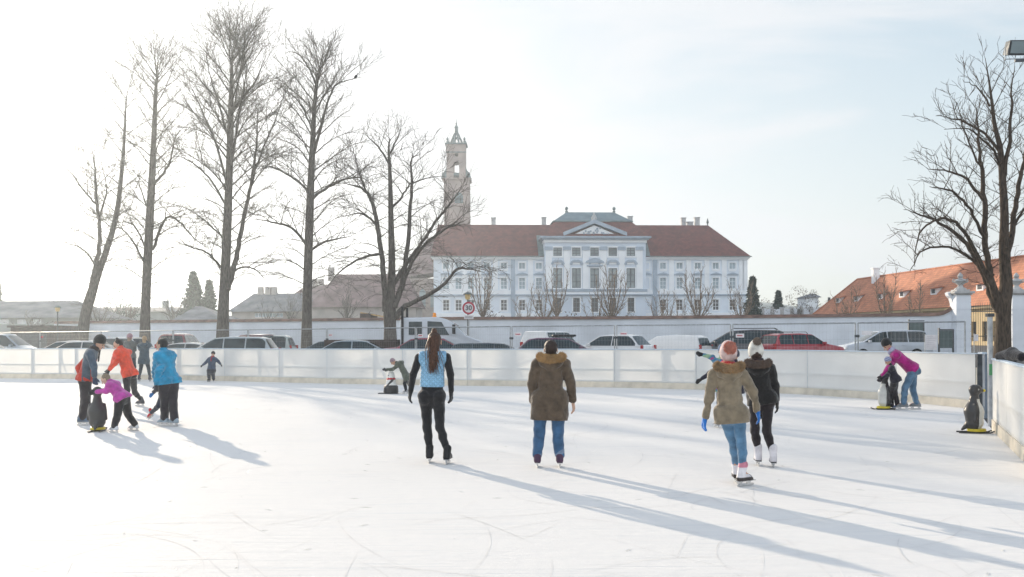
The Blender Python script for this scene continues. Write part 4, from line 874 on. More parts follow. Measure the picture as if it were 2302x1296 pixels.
# notice boards by the gate
for (x0, y0, x1, y1, D, lab) in [(2045,722,2075,776,58,'dark green notice board on the wall behind the silver people carrier'), (2113,742,2141,782,50,'framed grey notice board left of the gate pillar')]:
    a = P(x0, y1, D); b = P(x1, y0, D); t = thing('noticeboard', lab, 'notice board', (a.x, a.y, .3), 0, 'notice boards left of the gate'); MB().box(a.x, D, max(a.z, .9), b.x, D+.08, b.z).build('board_face', mat('board_green', (.10,.14,.14), .5, .1, 5), t)
    q = MB(); q.box(a.x-.07, D-.03, .2, a.x-.004, D+.07, b.z+.12); q.box(b.x+.004, D-.03, .2, b.x+.07, D+.07, b.z+.06); q.box(a.x, D-.03, b.z+.004, b.x, D+.07, b.z+.06); q.build('board_frame', M['dsteel'], t)
# ------------------------------------------------------------------ orange roofed building on the right
ang = math.atan2(.065, -1)   # eave line direction pointing towards the far end reversed below
E0 = Vector((48.6, 160, 0)); ed = Vector((.065, -1, 0)).normalized(); ou = Vector((1, .065, 0)).normalized(); LB = 100
t = thing('orange_roof_building', 'long ochre building with a big orange tiled roof and dormers at the right', 'building', E0)
zE, zR = 4.9, 10.35; wd = 10.6
def q3(s_, o_, z): v = E0+ed*s_+ou*o_; return (v.x, v.y, z)
mb = MB(); zs = 0; hol = [(s_, s_+1.0) for s_ in np.arange(3, LB-3, 2.2)]
us = [0]+[x for h in hol for x in h]+[LB]
for i in range(len(us)-1):
    a, b = us[i], us[i+1]; isw = (i % 2 == 1)
    for (z0, z1) in ([(-.5, .9), (3.1, zE)] if isw else [(-.5, zE)]):
        mb.add([q3(a,.6,z0), q3(b,.6,z0), q3(b,.6,z1), q3(a,.6,z1)], [(3,2,1,0)])
    if isw: mb.add([q3(a,.6,.9), q3(b,.6,.9), q3(b,.9,.9), q3(a,.9,.9), q3(a,.6,3.1), q3(b,.6,3.1), q3(b,.9,3.1), q3(a,.9,3.1)], [(0,1,2,3), (0,3,7,4), (1,5,6,2), (4,7,6,5)])
mb.add([q3(0,.6,-.5), q3(0,wd,-.5), q3(0,wd,zE), q3(0,.6,zE), q3(LB,.6,-.5), q3(LB,wd,-.5), q3(LB,wd,zE), q3(LB,.6,zE)], [(0,1,2,3), (4,7,6,5), (1,5,6,2)])
mb.build('wall', M['yellow'], t)
for a, b in hol:
    g = MB(); g.add([q3(a,.85,.9), q3(b,.85,.9), q3(b,.85,3.1), q3(a,.85,3.1)], [(3,2,1,0)]); m_ = (a+b)/2
    for (s0, s1, z0, z1) in ((m_-.04, m_+.04, .9, 3.1), (a, b, 1.6, 1.68), (a, b, 2.35, 2.43)): g.add([q3(s0,.80,z0), q3(s1,.80,z0), q3(s1,.80,z1), q3(s0,.80,z1)], [(3,2,1,0)])
    g.build('window', M['dkglass'], t)
cn = MB(); cn.add([q3(-.3,.1,zE-.35), q3(LB,.1,zE-.35), q3(LB,.1,zE-.05), q3(-.3,.1,zE-.05), q3(-.3,.58,zE-.35), q3(LB,.58,zE-.35), q3(LB,.58,zE-.05), q3(-.3,.58,zE-.05)], [(3,2,1,0), (0,1,5,4), (0,4,7,3), (1,2,6,5), (3,7,6,2)]); cn.build('cornice', M['yellow'], t)
rf = MB(); rf.add([q3(-.6,-.1,zE-.02), q3(LB,-.1,zE-.02), q3(LB,wd+.4,zE-.02), q3(-.6,wd+.4,zE-.02), q3(4.6,5.2,zR), q3(LB,5.2,zR)], [(1,0,4,5), (0,3,4), (3,2,5,4), (0,1,2,3), (2,1,5)])
rf.build('roof', M['orange'], t)
rdg = MB(); rdg.tube([q3(4.6,5.2,zR+.04), q3(LB,5.2,zR+.04)], .13, 6); rdg.tube([q3(-.6,-.1,zE+.03), q3(4.6,5.2,zR+.04)], .13, 6); rdg.build('ridge_tiles', M['orange'], t)
slope = (zR-zE)/5.3
for px in (1889, 1931, 1984, 2034, 2106, 2210):
    # find s where the dormer column px meets offset 1.9
    best = min(np.arange(2, LB-4, .1), key=lambda s_: abs((E0+ed*s_+ou*2.0).x/(E0+ed*s_+ou*2.0).y-(px-1151)/F)); s_ = float(best); z0 = zE+slope*1.75
    d_ = MB(); hw_ = .75; hh = 1.0
    d_.add([q3(s_-hw_,1.6,z0-.1), q3(s_+hw_,1.6,z0-.1), q3(s_+hw_,1.6,z0+hh*.75), q3(s_-hw_,1.6,z0+hh*.75), q3(s_-hw_,2.9,z0-.1+slope*1.1), q3(s_+hw_,2.9,z0-.1+slope*1.1), q3(s_+hw_,2.7,z0+hh*.8), q3(s_-hw_,2.7,z0+hh*.8)], [(3,2,1,0), (0,4,7,3), (1,2,6,5), (3,7,6,2)])
    do = d_.build('dormer', M['pwhite'], t)
    g = MB(); g.add([q3(s_-.45,1.57,z0+.1), q3(s_+.45,1.57,z0+.1), q3(s_+.45,1.57,z0+.62), q3(s_-.45,1.57,z0+.62)], [(3,2,1,0)]); g.build('dormer_window', M['dkglass'], t)
    g = MB(); g.add([q3(s_-hw_-.35,1.2,z0+hh*.66), q3(s_+hw_+.35,1.2,z0+hh*.66), q3(s_+hw_+.35,3.3,z0+hh*.95), q3(s_-hw_-.35,3.3,z0+hh*.95), q3(s_-hw_-.35,1.2,z0+hh*.78), q3(s_+hw_+.35,1.2,z0+hh*.78), q3(s_+hw_+.35,3.3,z0+hh*1.07), q3(s_-hw_-.35,3.3,z0+hh*1.07)], [(3,2,1,0), (4,5,6,7), (0,1,5,4), (1,2,6,5), (2,3,7,6), (3,0,4,7)]); g.build('dormer_roof', M['orange'], t)
for px, zt in ((1973, 2.3), (1867, 1.6)):
    if px > 1900: s_ = 12.5; o_ = 4.6; zb = zR-1.2
    else: s_ = .6; o_ = 2.2; zb = zE+1.2
    ch = MB(); v = E0+ed*s_+ou*o_; hw_ = .45 if px > 1900 else .16; ch.box(v.x-hw_, v.y-hw_, zb, v.x+hw_, v.y+hw_, zb+zt); 
    if px > 1900: ch.box(v.x-hw_-.12, v.y-hw_-.12, zb+zt+.004, v.x+hw_+.12, v.y+hw_+.12, zb+zt+.15)
    ch.build('chimney', M['pwhite'] if px > 1900 else M['dsteel'], t)

# ------------------------------------------------------------------ sign, lamps, floodlight
D = 53; c = P(1053.5, 692, D); k = D/F; g = gz(c.x)
t = thing('traffic_sign', 'round red rimmed speed sign on a grey pole in front of the palace', 'traffic sign', (c.x, c.y, g))
MB().tube([(c.x, c.y+.05, g-.05), (c.x, c.y+.05, c.z+.3)], .035, 10).build('pole', M['steel'], t, smooth=40)
MB().disc((c.x, c.y-.02, c.z), (0,1,0), 14.2*k, .02, 40).build('sign_disc', M['redpaint'], t)
MB().disc((c.x, c.y-.035, c.z), (0,1,0), 10.2*k, .008, 40).build('sign_face', M['plate'], t)
a = P(1043.5, 716.5, D); b = P(1064.5, 708, D); MB().box(a.x, D-.03, a.z, b.x, D-.01, b.z).build('supplementary_plate', M['plate'], t)
q = MB()
for z_ in (.35, .62): q.box(a.x+.05, D-.034, a.z+(b.z-a.z)*z_-.012, b.x-.05, D-.031, a.z+(b.z-a.z)*z_+.012)
q.build('plate_lettering', M['darkpaint'], t)
tx = bpy.data.curves.new('digits', 'FONT'); tx.body = '30'; tx.size = .36; tx.align_x = 'CENTER'; tx.align_y = 'CENTER'; tx.extrude = .003; tx.offset = .012
to = bpy.data.objects.new('digits', tx); COL.objects.link(to); to.parent = t; to.rotation_euler = (pi/2, 0, 0); to.location = (0, -.046, c.z-g)
bpy.context.view_layer.update(); me_ = bpy.data.meshes.new_from_object(to.evaluated_get(bpy.context.evaluated_depsgraph_get())); bpy.data.objects.remove(to)
to = bpy.data.objects.new('digits', me_); COL.objects.link(to); to.parent = t; to.rotation_euler = (pi/2, 0, 0); to.location = (0, -.046, c.z-g); me_.materials.clear(); me_.materials.append(M['darkpaint'])
def lamp(px, py, D, r, label, top):
    c = P(px, py, D); g = gz(c.x); t = thing('street_lamp', label, 'street lamp', (c.x, c.y, g), 0, 'mushroom shaped street lamps')
    MB().tube([(c.x, c.y, g-.05), (c.x, c.y, g+.8), (c.x, c.y, g+.85), (c.x, c.y, c.z)], [.07, .065, .045, .04], 10).build('pole', M['dsteel'], t, smooth=40)
    MB().lathe([(r*.35, .0), (r*.55, r*.25), (r*.62, r*.9), (r*.6, r*1.1)], (c.x, c.y, c.z), 18).build('lamp_glass', M['lampglass'], t, smooth=40)
    MB().lathe([(r*.62, r*1.1+.004), (r*1.0, r*1.08), (r*1.0, r*1.2), (r*.7, r*1.45), (r*.25, r*1.6), (r*.08, r*1.75)], (c.x, c.y, c.z), 22).build('lamp_shade', M['copper'], t, smooth=40)
lamp(1051.5, 673, 60, .28, 'green hooded street lamp directly above the round red sign', 0)
lamp(129.5, 700, 70, .26, 'hooded street lamp on a thin pole where the white wall ends at left', 0)
c = P(2300, 108, 24); t = thing('floodlight_mast', 'floodlight on a mast at the top right photo edge', 'floodlight', (c.x+.9, c.y, 0)); X0 = c.x+.9
MB().tube([(X0, c.y, 0), (X0, c.y, c.z+.6)], [.11, .07], 14).build('mast', M['steel'], t, smooth=40)
MB().bar((X0-1.1, c.y, c.z-.30), (X0+.9, c.y, c.z-.2), .06, .06).build('crossbar', M['dsteel'], t)
a = P(2262, 104, 24)
for i, (x0, sgn_) in enumerate(((a.x+.33, 1), (a.x+1.35, 1))):
    hb = MB(); cz = c.z+.02
    vs = [(-.32,-.05,-.20), (.32,-.05,-.20), (.32,.22,-.13), (-.32,.22,-.13), (-.30,-.14,.14), (.34,-.14,.14), (.30,.2,.20), (-.24,.2,.20)]
    hb.add([(x0+x, c.y+y, cz+z) for x, y, z in vs], [(0,3,2,1), (4,5,6,7), (0,1,5,4), (1,2,6,5), (2,3,7,6), (3,0,4,7)]); lo = hb.build('lamp_head', M['dsteel'], t, bevel=.01)
    gl = MB(); gl.add([(x0+x, c.y+y-.012, cz+z) for x, y, z in ((-.27,-.06,-.16), (.27,-.06,-.16), (.29,-.135,.11), (-.26,-.135,.11))], [(0,1,2,3)]); gl.build('lamp_glass', M['glass'], t)
    MB().tube([(x0-.36, c.y, cz-.02), (x0-.36, c.y, cz-.28), (x0+.36, c.y, cz-.26), (x0+.38, c.y, cz+.02)], .015, 6).build('bracket', M['steel'], t)
# ------------------------------------------------------------------ cars
def pl(pts, x): return float(np.interp(x, [p[0] for p in pts], [p[1] for p in pts]))
STY = {  # side outlines, x from rear (0) to front (1), z as a share of height; roof polyline; belt
 'hatch': dict(top=[(0,.52), (.015,.62), (.06,.68), (.16,.96), (.24,.995), (.42,1.0), (.56,.965), (.74,.66), (.80,.635), (.95,.56), (.99,.47), (1,.36)], belt=.62, cab=(.03,.755), ws=(.57,.74), rw=(.05,.16)),
 'estate': dict(top=[(0,.5), (.01,.62), (.025,.66), (.085,.95), (.14,.985), (.40,1.0), (.55,.965), (.72,.66), (.78,.63), (.95,.55), (.99,.46), (1,.36)], belt=.62, cab=(.015,.735), ws=(.56,.715), rw=(.02,.085)),
 'sedan': dict(top=[(0,.5), (.01,.64), (.04,.68), (.14,.70), (.27,.955), (.36,.99), (.47,1.0), (.57,.965), (.74,.67), (.80,.64), (.95,.56), (.99,.47), (1,.36)], belt=.64, cab=(.13,.755), ws=(.58,.74), rw=(.14,.27)),
 'mpv': dict(top=[(0,.5), (.01,.6), (.02,.64), (.06,.93), (.10,.975), (.35,1.0), (.58,.96), (.80,.60), (.85,.56), (.96,.49), (.99,.42), (1,.33)], belt=.57, cab=(.012,.815), ws=(.59,.795), rw=(.015,.06)),
 'van': dict(top=[(0,.5), (.005,.6), (.01,.66), (.02,.97), (.05,.99), (.35,1.0), (.66,.98), (.84,.60), (.88,.56), (.97,.50), (.99,.42), (1,.33)], belt=.58, cab=(.008,.85), ws=(.67,.835), rw=(.01,.018)),
}
def car(label, px, ry, D, style, L_, col, yaw=0, wd=1.76, rails=False, box=None, dark=False, name='car', cat='car', nosides=False, sidewin=None):
    st = STY[style]; q = P(px, ry, D); g = gz(q.x); Ht = q.z-g; Wd = wd
    t = thing(name, label, cat, (q.x, q.y, g), math.radians(yaw), 'parked cars behind the rink' if name == 'car' else None)
    body = paint(col)
    X = lambda s_: (s_-.5)*L_
    top = st['top']; belt = st['belt']*Ht; c0, c1 = st['cab']
    # lower body: cross sections along the length
    xs = sorted(set([p[0] for p in top]+list(np.linspace(0, 1, 25)))); mb = MB(); rows = []
    for s_ in xs:
        zt = min(pl(top, s_)*Ht, belt+.035*Ht if c0 < s_ < c1 else 9)
        tape = 1-.10*max(0, (s_-.86)/.14)**2-.07*max(0, (.10-s_)/.10)**2; hw = Wd/2*tape; zb = .17 if .03 < s_ < .97 else .24
        mid = (zb+zt)/2
        sec = [(hw*.90, zb), (hw*.985, zb+.10), (hw, mid), (hw*.975, zt-.16*Ht*.5), (hw*.90, zt-.012), (hw*.72, zt+.012*Ht), (0, zt+.02*Ht)]
        rows.append([(X(s_), y, z) for y, z in sec]+[(X(s_), -y, z) for y, z in reversed(sec[:-1])])
    m = len(rows[0]); mb.v = [p for r_ in rows for p in r_]
    mb.f = [(i*m+k, (i+1)*m+k, (i+1)*m+k+1, i*m+k+1) for i in range(len(rows)-1) for k in range(m-1)]+[(i*m+m-1, (i+1)*m+m-1, (i+1)*m, i*m) for i in range(len(rows)-1)]+[tuple(range(m)), tuple((len(rows)-1)*m+k for k in reversed(range(m)))]
    mb.build('body', body, t, smooth=50, local=True)
    # cabin
    cx = sorted(set([c0, c1]+[p[0] for p in top if c0 < p[0] < c1]+list(np.linspace(c0, c1, 19)))); rows = []
    def hwz(z): return Wd/2*.93-(z-belt)/(Ht-belt)*Wd*.135
    for s_ in cx:
        zt = max(belt+.02, pl(top, s_)*Ht-.005); h = hwz(zt)
        sec = [(hwz(belt)+.004, belt), (hwz(belt+(zt-belt)*.5), belt+(zt-belt)*.5), (h, zt-.05*min(1, (zt-belt)*3)), (h*.93, zt-.012*min(1, (zt-belt)*3)), (h*.6, zt), (0, zt+.006)]
        rows.append([(X(s_), y, z) for y, z in sec]+[(X(s_), -y, z) for y, z in reversed(sec[:-1])])
    m = len(rows[0]); mb = MB(); mb.v = [p for r_ in rows for p in r_]
    mb.f = [(i*m+k, (i+1)*m+k, (i+1)*m+k+1, i*m+k+1) for i in range(len(rows)-1) for k in range(m-1)]+[tuple(range(m)), tuple((len(rows)-1)*m+k for k in reversed(range(m)))]
    mb.build('roof', body, t, smooth=45, local=True)
    # windscreen and rear window (follow the outline, 6 mm proud)
    def pane(s0, s1, nm):
        g_ = MB(); n = 5; v = []
        for i in range(n):
            s_ = s0+(s1-s0)*i/(n-1); z = max(belt+.03, pl(top, s_)*Ht); h = hwz(z)*.86; off = .012
            v += [(X(s_)+(off if nm == 'windscreen' else -off), h*a, z+.008-.02*abs(a)**3) for a in (-1, -.6, 0, .6, 1)]
        g_.add(v, [(i*5+k, i*5+k+1, i*5+6+k, i*5+5+k) for i in range(n-1) for k in range(4)])
        g_.build(nm, M['carglass'], t, smooth=True, local=True)
    a, b = st['ws']; pane(a+.01, b-.01, 'windscreen'); a, b = st['rw']
    if style != 'van': pane(a+.004, b-.006, 'rear_window')
    # side windows
    if not nosides:
        n_win = 3 if style in ('estate', 'mpv', 'van') else 2
        ca = c0+.05; cb = c1-.035; fr_ = [0, .30, .62, 1.0] if n_win == 3 else [0, .48, 1.0]
        if style == 'sedan': ca = c0+.045
        for sd in (-1, 1):
            for i in range(n_win):
                s0 = ca+(cb-ca)*fr_[i]+.006; s1 = ca+(cb-ca)*fr_[i+1]-.006
                if sidewin and i not in sidewin: continue
                up = []; n = 7
                for j in range(n):
                    s_ = s0+(s1-s0)*j/(n-1); zt = min(pl(top, s_)*Ht-.055*Ht/1.5, .945*Ht); zt = max(belt+.05, zt); up.append((s_, zt))
                lo = [(s_, belt+.045) for s_, _ in up]
                v = [(X(s_), sd*(hwz(z)+.010), z) for s_, z in lo]+[(X(s_), sd*(hwz(z)+.010), z) for s_, z in up]
                g_ = MB(); g_.add(v, [((k, k+1, n+k+1, n+k) if sd < 0 else (n+k, n+k+1, k+1, k)) for k in range(n-1)]); g_.build('side_window', M['carglass'], t, local=True)
    # wheels
    R_ = .315 if Ht < 1.7 else .34
    for sx in (.19, .80):
        for sd in (-1, 1):
            y0 = sd*(Wd/2-.10); ty = MB().disc((X(sx), y0+sd*.015, R_), (0,1,0), R_, .22, 28).build('wheel', M['tyre'], t, local=True, smooth=40)
            ri = MB().disc((X(sx), y0+sd*.13, R_), (0,1,0), R_*.64, .015, 20).build('rim', M['rim'], ty, local=True)
    # lamps, mirrors, handles, bumpers, plates
    for sd in (-1, 1):
        zt = pl(top, .97)*Ht; MB().box(X(.955), sd*Wd*.36-.17, zt-.19, X(.985), sd*Wd*.36+.17, zt-.05).build('headlight', M['clearlamp'], t, local=True, bevel=.02)
        tall = style in ('mpv', 'van', 'estate', 'hatch')
        z0 = Ht*(.50 if tall else .52); MB().box(X(-.004), sd*Wd*.41-.085, z0, X(.02), sd*Wd*.41+.075, z0+Ht*(.17 if tall else .09)).build('tail_light', M['redlamp'], t, local=True, bevel=.02)
        mx_ = X(c1-.085); MB().box(mx_-.09, sd*(Wd/2+.09)-.09, belt+.01, mx_+.06, sd*(Wd/2+.09)+.09, belt+.15).build('mirror', M['black'] if dark else body, t, local=True, bevel=.03)
        for s_ in (.34, .55): MB().box(X(s_)-.08, sd*(Wd/2+.004)-.012, belt-.13, X(s_)+.08, sd*(Wd/2+.004)+.012, belt-.10).build('door_handle', body, t, local=True)
        if rails: MB().tube([(X(c0+.10), sd*hwz(Ht)*.9, Ht*.985), (X(c0+.13), sd*hwz(Ht)*.9, Ht+.05), (X(c1-.26), sd*hwz(Ht)*.9, Ht+.045), (X(c1-.24), sd*hwz(Ht)*.9, Ht*.97)], .017, 6).build('roof_rail', M['black'], t, local=True)
    for s_, nm in ((-.006, 'number_plate'), (1.004, 'number_plate')):
        MB().box(X(s_)-.008, -.26, .48, X(s_)+.008, .26, .59).build(nm, M['plate'], t, local=True)
    MB().box(X(-.008), -Wd*.44, .27, X(.012), Wd*.44, .44).build('bumper', M['black'] if dark else body, t, local=True, bevel=.03); MB().box(X(.988), -Wd*.42, .25, X(1.008), Wd*.42, .42).build('bumper', M['black'] if dark else body, t, local=True, bevel=.03)
    if box:
        b_ = MB(); b_.box(-.5+box[0], -.38, Ht+.03, .5+box[0], .38, Ht+.03+box[1]); b_.build('roof_box', M['black'] if box[2] else M['whitep'], t, local=True, bevel=.10)
        r_ = MB(); [r_.box(x-.03, -hwz(Ht)*.9, Ht+.0, x+.03, hwz(Ht)*.9, Ht+.028) for x in (-.35+box[0], .35+box[0])]; r_.build('roof_bars', M['black'], t, local=True)
    return t
car('pale blue grey van at the left photo edge facing right', -6, 749, 55, 'van', 4.6, (.36,.42,.48), 0)
car('silver car mostly cut off by the left photo edge, in front of the pale van', -42, 763, 46, 'hatch', 4.1, (.45,.47,.48), 0)
car('silver hatchback left of the man in the grey and orange jacket', 148, 765, 50, 'hatch', 4.1, (.48,.46,.46), 180)
car('silver saloon half hidden behind the man in the grey and orange jacket', 212, 765, 46, 'sedan', 4.5, (.5,.5,.5), 0)
car('white hatchback between the orange jacket skater and the two people at the boards', 262, 757, 52, 'hatch', 3.9, (.62,.62,.62), 165)
car('maroon estate seen from behind, right of the blue jacket skater', 408, 749, 54, 'estate', 4.3, (.20,.03,.04), 93)
car('low silver car in front of the maroon estate, right of the blue jacket skater', 440, 769, 46, 'sedan', 4.3, (.55,.54,.53), 0)
car('large grey car with bluish windows under the tallest tree', 503, 756, 43, 'estate', 4.6, (.38,.42,.44), 180)
car('light green grey people carrier behind the large grey car', 566, 752, 50, 'mpv', 4.3, (.42,.46,.44), 180)
car('dark brown red car seen from behind left of the fourth trunk', 597, 750, 50, 'mpv', 4.2, (.12,.025,.03), 80)
car('dark blue saloon directly behind the fourth trunk', 735, 765, 50, 'sedan', 4.5, (.04,.07,.10), 180)
car('grey blue saloon between the fourth trunk and the many stemmed tree', 812, 763, 42, 'sedan', 4.5, (.28,.33,.37), 0)
car('maroon saloon behind the light blue vest woman', 982, 758, 42, 'sedan', 4.6, (.26,.03,.055), 0)
car('low dark blue estate between the vest woman and the parka man', 1122, 769, 41, 'estate', 4.4, (.04,.06,.08), 0, rails=False)
car('white van behind the purple car with the roof box', 1241, 743, 52, 'van', 4.2, (.82,.82,.82), 62)
car('dark purple car with a flat black roof box behind the parka man', 1265, 758, 42, 'hatch', 4.2, (.10,.02,.065), 0, box=(.05,.09,True))
car('white hatchback seen obliquely from behind, right of the parka man', 1372, 751, 46, 'hatch', 3.9, (.76,.76,.76), 148)
car('white small van with a dark rear window left of the dark people carrier', 1502, 752, 48, 'mpv', 4.0, (.80,.79,.78), 146, nosides=True)
car('large dark people carrier behind the two girls in bobble hats', 1660, 740, 48, 'mpv', 4.7, (.055,.05,.055), 168, rails=True)
car('red estate car right of the girls in bobble hats', 1800, 748, 47, 'estate', 4.1, (.36,.02,.035), 22, rails=True)
car('silver people carrier facing left behind the magenta jacket woman', 1985, 741, 53, 'mpv', 4.6, (.50,.54,.60), 180, wd=1.82)
# truck
q = P(985, 713, 43); g = gz(q.x); H = q.z-g; t = thing('truck', 'white double cab flatbed truck with an orange beacon beside the many stemmed tree', 'truck', (q.x, q.y, g))
kx = 43/F; X0 = (905-985)*kx; X1 = (1066-985)*kx; W_ = 2.0; pw = paint((.52,.56,.62))
out = [(X0, .55), (X0, H*.965), (X0+.12, H*.99), (X0+1.6, H), ((1003-985)*kx, H*.965), ((1020-985)*kx, H*.90), ((1048-985)*kx, H*.66), (X1+.25, H*.56), (X1+.55, H*.50), (X1+.7, H*.42), (X1+.75, .45)]
mb = MB(); rows = []
for i, (x, z) in enumerate(out): rows.append((x, z))
mb.prism(rows, lambda p: (p[0], -W_/2+.10*max(0, (p[1]-1.2)), p[1]), lambda p: (p[0], W_/2-.10*max(0, (p[1]-1.2)), p[1])); mb.build('cab', pw, t, local=True, bevel=.05)
def tq(x0, z0, x1, z1, x2, z2, x3, z3, nm, m_):
    for sd in (-1, 1):
        v = [(x, sd*(W_/2-.10*max(0, (z-1.2))+.012), z) for x, z in ((x0,z0), (x1,z1), (x2,z2), (x3,z3))]; mb = MB(); mb.add(v, [(0,1,2,3) if sd < 0 else (3,2,1,0)]); mb.build(nm, m_, t, local=True)
K = lambda px, py: ((px-985)*kx, P(985, py, 43).z-g)
tq(*K(924,752), *K(953,752), *K(953,723), *K(924,723), 'side_window', M['carglass']); tq(*K(965,752), *K(1013,753), *K(996,724), *K(965,722), 'side_window', M['carglass'])
mb = MB(); a = K(1022,727); b = K(1047,756); mb.add([(a[0]+.03, -W_*.40, a[1]), (b[0]+.03, -W_*.46, b[1]), (b[0]+.03, W_*.46, b[1]), (a[0]+.03, W_*.40, a[1])], [(0,1,2,3)]); mb.build('windscreen', M['carglass'], t, local=True)
MB().lathe([(.10,0), (.10,.03), (.075,.05), (.075,.16), (.04,.20)], (K(978,713)[0], -.3, H+.0), 14).build('beacon', M['amber'], t, local=True, smooth=40)
hb = MB(); xh = K(910,700)[0]; [hb.box(xh-.05, y-.05, .6, xh+.05, y+.05, K(910,690)[1]) for y in (-.95, .95)]; hb.box(xh-.04, -.9, 1.9, xh+.04, .9, 1.98); hb.box(xh-.04, -.9, H-.05, xh+.04, .9, H+.03); hb.build('headboard', M['black'], t, local=True)
MB().box(X0-3.2, -1.02, .85, X0-.2, 1.02, .95).build('load_bed', M['dsteel'], t, local=True)
q2 = MB(); [q2.box(X0-3.2, y0, .954, X0-.2, y0+.03, 1.32) for y0 in (-1.02, .99)]; q2.box(X0-3.2, -.985, .954, X0-3.17, .985, 1.32); q2.build('drop_sides', M['brown'], t, local=True)
MB().box(X0-3.0, -.35, .45, X1+.2, .35, .7).build('chassis', M['black'], t, local=True)
for x in (X0-2.2, X1-.1):
    for sd in (-1, 1):
        ty = MB().disc((x, sd*.88, .36), (0,1,0), .36, .24, 28).build('wheel', M['tyre'], t, local=True, smooth=40); MB().disc((x, sd*1.01, .36), (0,1,0), .2, .015, 20).build('rim', M['rim'], ty, local=True)
for sd in (-1, 1):
    MB().box(K(1023,0)[0]-.05, sd*1.2-.12, 1.55, K(1023,0)[0]+.08, sd*1.2+.12, 1.95).build('mirror', M['black'], t, local=True, bevel=.02); MB().box(X1+.55, sd*.75-.16, .75, X1+.72, sd*.75+.16, .98).build('headlight', M['clearlamp'], t, local=True, bevel=.02)
# ------------------------------------------------------------------ implicit-surface figures
A3 = lambda v: np.array([v[0], v[1], v[2]], dtype=np.float64)
def sdf(prims, Pn, k):
    """prims: (a, b, ra, rb, squash) ; squash = None or (axis, factor)"""
    d = None
    for pr in prims:
        a, b, ra, rb = A3(pr[0]), A3(pr[1]), pr[2], pr[3]; sq = pr[4] if len(pr) > 4 else None
        ab = b-a; L2 = ab@ab+1e-12; q = Pn-a; t = np.clip((q@ab)/L2, 0, 1); v = q-t[:, None]*ab
        if sq is not None:
            ax = A3(sq[0]); v = v+np.outer(v@ax, ax)*(1/sq[1]-1)
        e = np.sqrt((v*v).sum(1))-(ra+(rb-ra)*t)
        if d is None: d = e
        else:
            h = np.clip(.5+.5*(d-e)/k, 0, 1); d = d*(1-h)+e*h-k*h*(1-h)
    return d
def wrinkle(Pn, amp, sc, seed=0.):
    x, y, z = (Pn*sc+seed).T
    w = np.sin(x*1.7+1.3*np.sin(z*1.1+y))+np.sin(z*2.3+1.5*np.sin(x*1.3-y*.9))+.6*np.sin(y*2.9+x*1.1+1.2*np.sin(z*2.1))
    return amp*w*.4
def isosurf(f, lo, hi, h):
    lo = np.array(lo)-2*h; n = np.ceil((np.array(hi)+2*h-lo)/h).astype(int)+1
    gx, gy, gz_ = [lo[i]+h*np.arange(n[i]) for i in range(3)]
    X, Y, Z = np.meshgrid(gx, gy, gz_, indexing='ij'); D = f(np.stack([X.ravel(), Y.ravel(), Z.ravel()], 1)).reshape(n)
    Sg = D < 0; c = [(i, j, k) for i in (0, 1) for j in (0, 1) for k in (0, 1)]
    m = n-1
    def sub(A, o): return A[o[0]:o[0]+m[0], o[1]:o[1]+m[1], o[2]:o[2]+m[2]]
    cnt = sum(sub(Sg, o).astype(int) for o in c); act = (cnt > 0) & (cnt < 8)
    acc = np.zeros(tuple(m)+(3,)); num = np.zeros(tuple(m))
    for o in c:
        for ax in range(3):
            if o[ax]: continue
            o2 = list(o); o2[ax] = 1; d0 = sub(D, o); d1 = sub(D, o2); cr = (sub(Sg, o) != sub(Sg, o2)) & act
            with np.errstate(all='ignore'): t = np.where(cr, d0/(d0-d1), 0)
            for q in range(3): acc[..., q] += np.where(cr, o[q]+(t if q == ax else 0), 0)
            num += cr
    idx = -np.ones(tuple(m), int); ai = np.argwhere(act); idx[act] = np.arange(len(ai))
    V = lo+h*(ai+acc[act]/num[act][:, None]); Fc = []
    for ax in range(3):
        u, v = [(1, 2), (2, 0), (0, 1)][ax]
        s0 = [slice(1, -1)]*3; s0[ax] = slice(0, -1); s1 = list(s0); s1[ax] = slice(1, None)
        s0[u] = s1[u] = slice(1, n[u]-1); s0[v] = s1[v] = slice(1, n[v]-1)
        a = Sg[tuple(s0)]; b = Sg[tuple(s1)]; cr = np.argwhere(a != b)
        if not len(cr): continue
        fl = a[tuple(cr.T)]; p = cr.copy(); p[:, u] += 1; p[:, v] += 1
        q = []
        for du, dv in ((-1,-1), (0,-1), (0,0), (-1,0)):
            w_ = p.copy(); w_[:, u] += du; w_[:, v] += dv; q.append(idx[tuple(w_.T)])
        q = np.stack(q, 1); q[~fl] = q[~fl][:, ::-1]; Fc.append(q)
    return V, np.concatenate(Fc) if Fc else np.zeros((0, 4), int)
def bounds(prims, pad=.02):
    pts = []
    for p in prims:
        for q, r in ((p[0], p[2]), (p[1], p[3])): pts += [A3(q)-r-pad, A3(q)+r+pad]
    pts = np.array(pts); return pts.min(0), pts.max(0)
def sculpt(name, mt, parent, prims, h, k=.03, cuts=(), amp=0, sc=18, seed=0., minus=(), colf=None, extra=None, disp=None, join=None):
    def f(Pn):
        d = sdf(prims, Pn, k)
        if amp: d = d+wrinkle(Pn, amp, sc, seed)
        if disp: d = d+disp(Pn)
        for c_, nv in cuts: d = np.maximum(d, (Pn-A3(c_))@A3(nv))          # keep the side opposite nv
        if minus: d = np.maximum(d, -sdf(minus, Pn, .01))
        return d
    lo, hi = bounds(prims); V, Q = isosurf(f, lo, hi, h); col = colf(V) if colf else None
    if join is not None: join.append((V, Q, col)); return None
    mb = MB(); mb.v = [tuple(x) for x in V]; mb.f = [tuple(int(i) for i in q) for q in Q]
    if col is not None: mb.col = col
    return mb.build(name, mt, parent, smooth=True)
